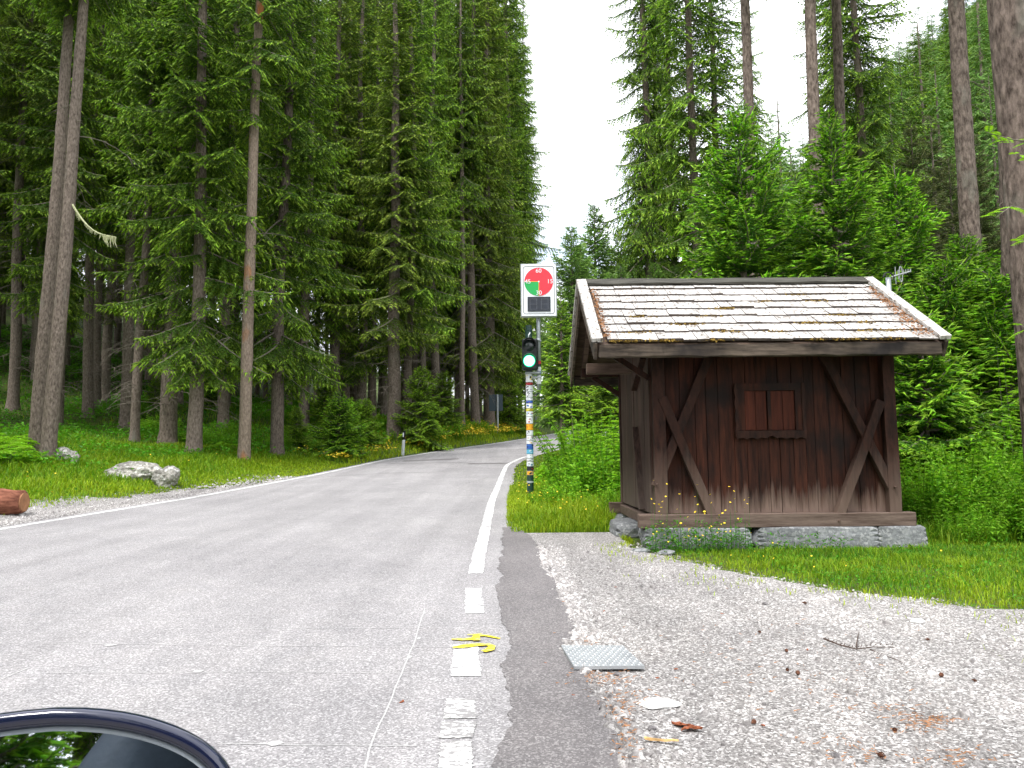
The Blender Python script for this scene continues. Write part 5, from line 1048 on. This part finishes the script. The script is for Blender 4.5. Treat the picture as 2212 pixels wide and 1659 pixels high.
b = MB(); b.tube([(xr_, 8.4, Hs(xr_, 8.4) - .2), (xr_ + .05, 8.45, 2.2), (xr_ - .05, 8.4, 4.2), (xr_ + .05, 8.4, 6.0)], [.07, .06, .045, .02], 10); b.build('trunk', M['twig'], rowt, True)
for i, (pix, n) in enumerate((([(2330, 330), (2240, 310), (2180, 300), (2130, 285)], 13), ([(2330, 400), (2240, 345), (2190, 330)], 8), ([(2330, 500), (2240, 460), (2185, 445), (2150, 470)], 9), ([(2330, 560), (2230, 520), (2190, 520)], 8), ([(2330, 780), (2240, 720), (2200, 700)], 9))): o = bough('bough', pix, 8.35, n, 60 + i, ''); o.parent = rowt
for px, Y, sc in ((15, 21, .95), (40, 22.5, .9), (-15, 20, 1.0), (55, 20.5, .7), (10, 24, 1.0), (-40, 22, 1), (70, 24.5, .8)): herb_px('fern', px, Y, 'bright fern on the bank left of the leaning trunks', 'ferns at the left edge', sc, 'fern')
for i in range(16):
    Y = rp2.uniform(27, 40); px = rp2.uniform(120, 860); herb('bush' if i % 3 else 'fern', P(px, 985, Y)[0], Y, 'green bush on the shaded forest floor', 'bushes on the forest floor', rp2.uniform(.6, .95), 'undergrowth_bush', 'bush')

# flowers
def flowers(n, fn, size, hgt, name='wildflowers', mat='petal', stem=True):
    X, Y = fn(n); Z = H(X, Y); k = len(X); h = hgt(X, Y) * rg.uniform(.7, 1.2, k); top = np.stack([X, Y, Z + h], 1); V, F = [], []; R = size(X, Y) * rg.uniform(.7, 1.3, k); a = rg.uniform(0, 6.28, k); tl_ = rg.normal(0, .5, (k, 2)); nn2 = nrm(np.c_[tl_, np.ones(k)]); x = nrm(np.cross(nn2, np.stack([np.cos(a), np.sin(a), 0 * a], 1))); y = np.cross(nn2, x)
    vs = [top - nn2 * (R * .35)[:, None]] + [top + (x * math.cos(q) + y * math.sin(q)) * R[:, None] for q in np.linspace(0, 2 * math.pi, 7)[:-1]]; V = np.stack(vs, 1).reshape(-1, 3); i = np.arange(k)[:, None] * 7; F = np.concatenate([i + np.array([[0, 1 + j, 1 + (j + 1) % 6]]) for j in range(6)])
    sv = np.stack([np.stack([X - .003, Y, Z], 1), np.stack([X + .003, Y, Z], 1), top - nn2 * (R * .3)[:, None]], 1).reshape(-1, 3); sf = np.arange(k)[:, None] * 3 + np.array([[0, 1, 2]]) + len(V)
    return tag(mesh_np(name, np.concatenate([V, sv]), [F, sf], [M[mat], M['dleaf']], np.r_[np.zeros(len(F)), np.ones(len(sf))]), kind='stuff')
def f_left(n):
    Y = rg.uniform(29, 66, n); d = rg.exponential(.9, n) + .8; X = XL(Y) - d; ok = (rg.random(n) < vnoise(X, Y, 1.6, 33) * 1.3 - .1); return X[ok], Y[ok]
flowers(3000, f_left, lambda X, Y: .034 + .0002 * Y, lambda X, Y: .34 + .25 * sstep(Y, 36, 48))
g5 = 'meadow plants on the bank beside the road bend'
for i in range(34):
    Y = rp2.uniform(40, 66); herb('herb', float(XL(Y)) - rp2.uniform(1.4, 4.2), Y, 'yellowish green meadow plant on the left bank near the road bend', g5, rp2.uniform(.9, 1.5))
def f_leftnear(n): Y = rg.uniform(14, 30, n); X = XL(Y) - rg.uniform(1.5, 9, n); ok = rg.random(n) < .6 * vnoise(X, Y, 1.2, 34); return X[ok], Y[ok]
flowers(260, f_leftnear, lambda X, Y: .022 + 0 * X, lambda X, Y: .22 + 0 * X)
def f_pole(n): Y = rg.uniform(11.5, 21, n); X = XR(Y) + rg.uniform(.5, 3.0, n); ok = (rg.random(n) < np.exp(-(X - XR(Y) - .4) / 1.0)) ; return X[ok], Y[ok]
flowers(520, f_pole, lambda X, Y: .014 + 0 * X, lambda X, Y: .24 + .12 * rg.random(len(X)))
def f_hut(n): X = rg.uniform(HX - .1, HX + 1.1, n); Y = rg.uniform(HY - .55, HY - .2, n); return X, Y
flowers(85, f_hut, lambda X, Y: .013 + 0 * X, lambda X, Y: .12 + .62 * rg.random(len(X)) ** 1.5)
def f_lawn(n): X = rg.uniform(1.7, 7, n); Y = rg.uniform(6.5, 9.4, n); ok = (X > XGB(Y) + .1) & (rg.random(n) < .5); return X[ok], Y[ok]
flowers(130, f_lawn, lambda X, Y: .009 + 0 * X, lambda X, Y: .09 + 0 * X)
# stalks of the taller weeds before the hut
X = np.concatenate([rg.uniform(HX - .15, HX + 1.1, 260), rg.uniform(HX + 1.1, HX + 2.2, 60)]); Y = rg.uniform(HY - .5, HY - .22, 320); h = rg.uniform(.12, .42, 320) * np.where(X < HX + 1.0, 1, .5); d = rg.normal(0, 1, (320, 3)); d[:, 2] = np.abs(d[:, 2]) * .3; B = np.stack([X, Y, H(X, Y) + h * rg.random(320)], 1); V, F, T = leaves(np.repeat(B, 4, 0) + rg.normal(0, .03, (1280, 3)), np.repeat(d, 4, 0) + rg.normal(0, .6, (1280, 3)), np.tile([[0, 0, 1.0]], (1280, 1)) + rg.normal(0, .3, (1280, 3)), rg.uniform(.025, .06, 1280), rg.uniform(.012, .03, 1280), rg.uniform(.2, .6, 1280)); tag(mesh_np('weeds', V, F, M['dleaf'], None, {'tint': T}), kind='stuff')
for px, py, Y in ((1315 * 0 + 1518, 1465, 13.4), (1555, 1465, 13.4), (1549, 1478, 13.0), (1560, 1490, 12.8)): pass

# loose stones on the gravel and beside the road
def stones(n, fn, size, mat, name='gravel', seed=1, hf=None):
    r = np.random.default_rng(seed); X, Y = fn(n, r); k = len(X); base = np.array([(1,0,0),(-1,0,0),(0,1,0),(0,-1,0),(0,0,1),(0,0,-1),(.6,.6,.5),(-.6,.6,.45),(.6,-.6,.5),(-.6,-.6,.5)], float); 
    base = np.array([(.9,.1,0),(.4,.8,0),(-.5,.75,0),(-.95,0,0),(-.4,-.8,0),(.5,-.7,0),(.5,.1,.6),(-.2,.45,.62),(-.3,-.35,.6)]); fc = np.array([(0,1,6),(1,7,6),(1,2,7),(2,3,7),(3,8,7),(3,4,8),(4,5,8),(5,6,8),(5,0,6),(6,7,8)])
    s = size * np.exp(r.normal(0, .45, k)); s = np.minimum(s, size * 4); a = r.uniform(0, 6.28, k); ca, sa = np.cos(a)[:, None], np.sin(a)[:, None]; J = base[None] * (1 + r.normal(0, .18, (k, 9, 3))) * s[:, None, None]; Vx = J[:, :, 0] * ca - J[:, :, 1] * sa; Vy = J[:, :, 0] * sa + J[:, :, 1] * ca
    V = np.stack([Vx + X[:, None], Vy + Y[:, None], J[:, :, 2] * .9 + ((hf(X, Y) if hf else zr(Y)) + .006)[:, None]], -1).reshape(-1, 3); F = (np.arange(k)[:, None, None] * 9 + fc[None]).reshape(-1, 3)
    return tag(mesh_np(name, V, F, mat, None, None), kind='stuff')
def s_lot(n, r): Y = 2.6 + 7.2 * r.random(n) ** 1.3; X = r.uniform(-.2, 7.5, n); ok = (X > XPE(Y) - .03) & (X < XGB(Y) + .15) & in_view(X, Y); return X[ok], Y[ok]
stones(52000, s_lot, .0065, M['pebble'], seed=1); stones(4200, s_lot, .014, M['pebble'], seed=2)
def s_edge(n, r): Y = 2.4 + 7.4 * r.random(n); X = XPE(Y) + np.abs(r.normal(0, .12, n)) - .02; return X, Y
stones(1500, s_edge, .015, M['pebble'], seed=3)
def s_should(n, r): Y = r.uniform(7, 24, n); X = XL(Y) - .25 - np.abs(r.normal(0, .55, n)); return X, Y
stones(3600, s_should, .020, M['pebble'], seed=4, hf=H)
# small single things on the gravel
def lie(name, me, px, py, lab, cat, rz=0, dz=0.0, grp=None):
    p = edge_pts([(px, py)])[0]; o = inst(name, me); o.location = (p[0], p[1], float(zr(p[1])) + .012 + dz); o.rotation_euler = (0, 0, rz); return tag(o, lab, cat, grp)
wst = rock('pale_stone', (.055, .04, .022), 41, M['boulder'], 2, .2); wm = plain('white_limestone', (.62, .61, .59), .85, .2, .2, 9); wst.materials.clear(); wst.materials.append(wm)
lie('pale_stone', wst, 1983, 1346, 'white stone lying on the gravel below the grass edge', 'stone', .3)
flat = rock('pale_stone', (.10, .085, .010), 43, wm, 3, .3); lie('pale_stone', flat, 1424, 1527, 'flat white patch of broken stone in the gravel behind the bark piece', 'stone')
sl2 = rock('flat_stone', (.11, .08, .03), 47, M['granite'], 3, .2, .3)
for i, (px, py, lab) in enumerate(((1385, 1192, 'flat grey stone at the grass edge before the hut, left one'), (1440, 1196, 'flat grey stone at the grass edge before the hut, right one'))): lie('flat_stone', sl2, px, py, lab, 'stone', i)
dst = rock('dark_stone', (.022, .018, .014), 44, M['patch'], 2, .25)
for px, py in ((1408, 1582), (1652, 1672 * 0 + 1308), (1805, 1640), (1332, 1462)): lie('dark_stone', dst, px, py, 'small dark stone on the gravel', 'stone', px, 0, 'dark stones on the gravel')
def bark_piece():
    V = []; F = []; r = np.random.default_rng(4); b = MB()
    for (x0, y0, x1, y1, w_) in ((-.11, .05, .10, -.03, .045), (-.03, -.07, .05, .0, .04), (-.07, .045, .02, .01, .05)): b.beam((x0, y0, .012), (x1, y1, .02), w_, .008, (0, .2, 1), n=6, jit=.008)
    return b
rb = plain('orange_bark', (.26, .085, .042), .85, .15, .45, 60)
o = bark_piece().build('bark_piece', rb); p = edge_pts([(1485, 1580)])[0]; o.location = (p[0], p[1], float(zr(p[1])) + .01); o.rotation_euler = (0, 0, -.35); o.scale = (.62, .62, .8); tag(o, 'forked piece of orange bark on the gravel near the front', 'bark')
b = MB(); b.beam((-.075, .02, .01), (.065, -.02, .014), .014, .007, n=5, jit=.003); o = b.build('stick', plain('pale_split_wood', (.50, .31, .13), .8, .2, .3, 25)); p = edge_pts([(1432, 1610)])[0]; o.location = (p[0], p[1], float(zr(p[1])) + .012); tag(o, 'short flat pale wood splinter on the gravel edge', 'stick')
tw = MB(); q = [edge_pts([c])[0] for c in ((1780, 1390), (1815, 1403), (1850, 1410), (1890, 1404), (1940, 1405))]; tw.tube([(a[0], a[1], float(zr(a[1])) + .03 - .004 * i) for i, a in enumerate(q)], [.006, .005, .004, .003, .002], 6); q2 = [edge_pts([c])[0] for c in ((1850, 1409), (1853, 1388), (1856, 1374))]; tw.tube([(a[0], a[1], float(zr(a[1])) + .028) for a in q2], [.004, .003, .002], 6); q3 = [edge_pts([c])[0] for c in ((1880, 1410), (1915, 1424), (1950, 1440))]; tw.tube([(a[0], a[1], float(zr(a[1])) + .018) for a in q3], [.004, .003, .002], 6)
for i in range(16): a = q[0] + (q[-1] - q[0]) * (i / 16) ; c = np.array([np.interp(i / 16, np.linspace(0, 1, 5), [e[0] for e in q]), np.interp(i / 16, np.linspace(0, 1, 5), [e[1] for e in q])]); tw.tube([(c[0], c[1], float(zr(c[1])) + .03), (c[0] + .012, c[1] + (.012 if i % 2 else -.012), float(zr(c[1])) + .04)], [.003, .0015], 5)
tag(tw.build('twig', plain('dark_twig', (.075, .050, .040), .9, .1, .3, 30)), 'forked dark larch twig lying on the gravel', 'twig')
def cone():
    b = MB()
    for k in range(7):
        u = k / 6; r0 = .013 * math.sin(math.pi * (.18 + .72 * u)); n = 7
        for j in range(n): a = 2 * math.pi * (j + .5 * (k % 2)) / n; b.add([(-.02 + .036 * u, r0 * .5 * math.cos(a), .012 + r0 * .5 * math.sin(a)), (-.026 + .036 * u, r0 * 1.15 * math.cos(a - .35), .012 + r0 * 1.15 * math.sin(a - .35)), (-.026 + .036 * u, r0 * 1.15 * math.cos(a + .35), .012 + r0 * 1.15 * math.sin(a + .35))], [(0, 1, 2)])
    b.tube([(-.02, 0, .012), (-.005, 0, .012), (.018, 0, .012)], [.004, .009, .003], 7); return b
cm = cone().build('larch_cone', plain('brown_cone', (.135, .058, .035), .85, .15, .35, 60), obj=False)
for px, py in ((1737, 1309), (1700, 1415), (1702, 1455), (1724, 1465), (2003, 1389), (2033, 1469), (2104, 1479), (1934, 1586), (1627, 1574), (1901, 1645), (1640, 1372)):
    o = lie('larch_cone', cm, px, py, 'small brown cone lying on the gravel', 'cone', px * 1.3, 0, 'cones on the gravel'); s = RNG.uniform(.6, .95); o.scale = (s, s, s)
chip = MB(); chip.beam((-.02, 0, .006), (.02, .004, .009), .014, .006, n=3, jit=.003); chm = chip.build('bark_chip', rb, obj=False)
for px, py in ((66 * 0 + 870, 1523), (1240, 1511), (868, 1524), (1420, 1600 * 0 + 1471), (1305, 1510 * 0 + 1325), (1180, 1440), (1648, 1576), (1745, 1410), (1560, 1330), (1330, 1560 * 0 + 1272), (1460, 1452)): lie('bark_chip', chm, px, py, 'little orange bark chip lying on the ground', 'bark chip', px * 2.1, .0, 'bark chips').scale = (.6, .6, .6)
def straw(n, spots, name, mat, seed):
    r = np.random.default_rng(seed); P0, D = [], []
    for px, py, wx, wy, k in spots:
        for _ in range(k): P0.append(edge_pts([(px + r.normal(0, wx), py + r.normal(0, wy))])[0])
    P0 = np.array(P0); k = len(P0); a = r.uniform(0, 6.28, k); L = r.uniform(.015, .045, k); d = np.stack([np.cos(a), np.sin(a)], 1) * L[:, None]; s = np.stack([-np.sin(a), np.cos(a)], 1) * .0022; z = zr(P0[:, 1]) + .022
    A = np.c_[P0 - s, z]; B_ = np.c_[P0 + s, z + .004]; C = np.c_[P0 + d, z + r.uniform(-.004, .012, k)]; return tag(mesh_np(name, np.stack([A, B_, C], 1).reshape(-1, 3), np.arange(k * 3).reshape(-1, 3), mat), kind='stuff')
straw(0, [(1300, 1475, 35, 12, 110), (1265, 1345 * 0 + 1395, 12, 10, 30), (1345, 1520, 30, 22, 90), (1345, 1580, 18, 40, 90), (1920, 1545, 60, 10, 60), (2000, 1568, 35, 8, 120), (1990, 1590, 30, 6, 40), (1810, 1630, 60, 20, 70), (1800, 1480, 60, 30, 50), (2050, 1650, 60, 15, 90), (1600, 1420, 160, 60, 120)], 'needle_litter', M['needlelitter'], 3)

# ------------------------------------------------------------------ motorcycle mirror (lower left) and the rider it shows
def mirror():
    d0 = .46; c = P(95, 1772, d0); e = nrm(np.array([0, 0, CAM_Z]) - c); refl = nrm(np.array([-.06, -1.0, .0])); n = nrm(e + refl)
    xax = nrm(np.cross([0, 0, 1.0], n)); xax = -xax if xax[0] < 0 else xax; yax = np.cross(n, xax); yax = yax if yax[2] > 0 else -yax
    t = thing('motorcycle_mirror', 'dark blue motorcycle mirror in the lower left corner reflecting trees and a jacket', 'mirror', c)
    A, Bv = .1045, .060
    def outl(k, off=0.0, lift=0.0, N=72):
        o = []
        for i in range(N):
            a = 2 * math.pi * i / N; ca, sa = math.cos(a), math.sin(a); u = math.copysign(abs(ca) ** (2 / 2.6), ca) * A * k; v = math.copysign(abs(sa) ** (2 / 2.3), sa) * Bv * k * (1 - .22 * (ca if ca > 0 else 0)) 
            u -= off * ca; v -= off * sa; o.append(xax * u + yax * v + n * lift)
        return o
    N = 72
    def loft(rings, name, mat, cap0=False, cap1=False):
        b = MB(); vs = [p for r in rings for p in r]; fs = [(k*N + i, k*N + (i+1) % N, (k+1)*N + (i+1) % N, (k+1)*N + i) for k in range(len(rings) - 1) for i in range(N)]
        if cap0: fs.append(tuple(range(N - 1, -1, -1)))
        if cap1: fs.append(tuple((len(rings) - 1) * N + i for i in range(N)))
        b.add(vs, fs); return b.build(name, mat, t, True)
    m, nt, bs = newmat('glossy_dark_blue_paint', .16, .6); bs.inputs['Coat Weight'].default_value = .6; setc(nt, bs, (.006, .009, .034))
    m2, nt, bs2 = newmat('mirror_glass', .015); bs2.inputs['Metallic'].default_value = 1.0; setc(nt, bs2, (.60, .64, .68))
    hs = loft([outl(1, .0105, .000), outl(1, .0075, .0055), outl(1, .003, .0068), outl(1, .0005, .004), outl(1, 0, -.002), outl(1, .004, -.014), outl(1, .014, -.026), outl(1, .030, -.034)], 'housing', m, False, True)
    loft([outl(1, .0105, -.0002), outl(1, .0118, .0012), outl(1, .013, .0012)], 'rim', plain('pale_rim', (.30, .33, .36), .3, .5), False, False)
    gl = loft([outl(1, .0125, .0006), outl(1, .0125, .0005)], 'glass', m2, True, False); gl.data.polygons.foreach_set('use_smooth', [False] * len(gl.data.polygons))
    b = MB(); s0 = -n * .03 - yax * .03; b.tube([s0, s0 - np.array([.0, -.03, .06]), np.array([-.02, .02, -.20]), np.array([-.03, .0, -.34])], [.010, .009, .008, .009], 12); b.build('stem', M['black'], t, True)
    b = MB(); b.tube([np.array([-.16, -.05, -.36]), np.array([-.03, 0, -.345]), np.array([.16, .05, -.335]), np.array([.42, .10, -.33])], [.016, .016, .013, .012], 12); b.build('handlebar', M['black'], t, True)
mirror()
def rider():
    nodes = [(.10, -.62, .86, .17), (.10, -.58, 1.02, .165), (.09, -.52, 1.20, .175), (.08, -.48, 1.36, .15), (.08, -.46, 1.46, .07), (.08, -.45, 1.56, .055),
             (-.10, -.49, 1.34, .105), (-.25, -.38, 1.12, .090), (-.24, -.08, 1.00, .048), (-.22, .0, .985, .040),
             (.28, -.47, 1.36, .085), (.40, -.30, 1.16, .062), (.14, -.14, 1.24, .048), (.10, -.10, 1.27, .040),
             (-.02, -.58, .80, .12), (-.22, -.20, .72, .09), (-.28, -.45, .36, .06), (-.29, -.42, .10, .05), (-.30, -.28, .06, .045),
             (.22, -.58, .80, .12), (.42, -.20, .72, .09), (.46, -.45, .36, .06), (.47, -.42, .10, .05), (.48, -.28, .06, .045)]
    E = [(0,1),(1,2),(2,3),(3,4),(4,5),(3,6),(6,7),(7,8),(8,9),(3,10),(10,11),(11,12),(12,13),(0,14),(14,15),(15,16),(16,17),(17,18),(0,19),(19,20),(20,21),(21,22),(22,23)]
    V = [n[:3] for n in nodes]; R = [n[3] for n in nodes]
    for w_, dirv, sd in ((9, (.2, 1, -.1), -1), (13, (-.2, .6, .35), 1)):
        w0 = np.array(V[w_]); d = nrm(np.array(dirv, float)); s = nrm(np.cross(d, [0, 0, 1.0])); pl = len(V); V.append(tuple(w0 + d * .06)); R.append(.032); E.append((w_, pl))
        for j in range(4):
            k = len(V); L = (.068, .078, .072, .055)[j]; o = s * (j - 1.5) * .021
            V += [tuple(w0 + d * .085 + o), tuple(w0 + d * (.085 + L * .5) + o - np.array([0, 0, .012])), tuple(w0 + d * (.085 + L * .72) + o - np.array([0, 0, .04]))]; R += [.011, .010, .009]; E += [(pl, k), (k, k + 1), (k + 1, k + 2)]
        k = len(V); V += [tuple(w0 + d * .035 - s * sd * .04), tuple(w0 + d * .075 - s * sd * .052 - np.array([0, 0, .01]))]; R += [.013, .011]; E += [(pl, k), (k, k + 1)]
    me = bpy.data.meshes.new('person'); me.from_pydata([tuple(map(float, v)) for v in V], E, []); o = bpy.data.objects.new('person', me); COL.objects.link(o)
    sk = o.modifiers.new('skin', 'SKIN'); su = o.modifiers.new('sub', 'SUBSURF'); su.levels = su.render_levels = 2
    for i, r in enumerate(R): me.skin_vertices[0].data[i].radius = (r, r)
    me.skin_vertices[0].data[0].use_root = True
    m, nt, bs = newmat('dark_blue_jacket_cloth', .7, .3); f = noisef(nt, coords(nt), 6, 6); setc(nt, bs, mixc(nt, ramp(nt, f, .35, .65), (.012, .018, .030), (.045, .062, .085))); bump(nt, bs, f, .5, .02)
    bpy.context.view_layer.update(); nm_ = bpy.data.meshes.new_from_object(o.evaluated_get(bpy.context.evaluated_depsgraph_get())); o.modifiers.clear(); o.data = nm_; bpy.data.meshes.remove(me); nm_.name = 'person'; nm_.materials.clear(); nm_.materials.append(m); nm_.polygons.foreach_set('use_smooth', [True] * len(nm_.polygons))
    tag(o, 'person in a dark blue jacket, seen only as a reflection in the motorcycle mirror', 'person')
    he = rock('helmet', (.125, .15, .14), 3, M['black'], 4, .0); h2 = inst('helmet', he, o); h2.location = (.08, -.43, 1.66); he.polygons.foreach_set('use_smooth', [True] * len(he.polygons))
    vs = rock('visor', (.10, .06, .055), 4, M['lensoff'], 3, .0, .3); v2 = inst('visor', vs, h2); v2.location = (0, .105, .01)
rider()
# woods behind the viewer, as the mirror shows them
for X, Y, k in ((-7.5, -15, 'low'), (-3.5, -18, 'edge'), (-11, -12, 'edge'), (-1, -22, 'low'), (-6, -23, 'edge'), (3, -20, 'low'), (-14, -20, 'low')):
    tr, cr, h = KIND[k]; tree('spruce_tree', 'tall spruce behind the viewer, seen in the motorcycle mirror', 'tree', (X, Y, Hs(X, Y)), (('trunk', tr), ('crown', cr)), X * 3, 'spruces behind the viewer', 1.0)
for X, Y, s in ((-5, -8, 1.3), (-3.2, -9.5, 1.2), (-6.8, -7, 1.2), (-1.6, -11, 1.3), (-4.2, -11.5, 1.5), (-8.5, -9, 1.4)): tree('young_spruce', 'young spruce behind the viewer, seen in the motorcycle mirror', 'tree', (X, Y, Hs(X, Y)), yA, X, 'young spruces behind the viewer', s)
print('OBJECT COUNT', len(bpy.data.objects), 'TRIS', sum(len(o.data.polygons) for o in bpy.data.objects if o.type == 'MESH'))
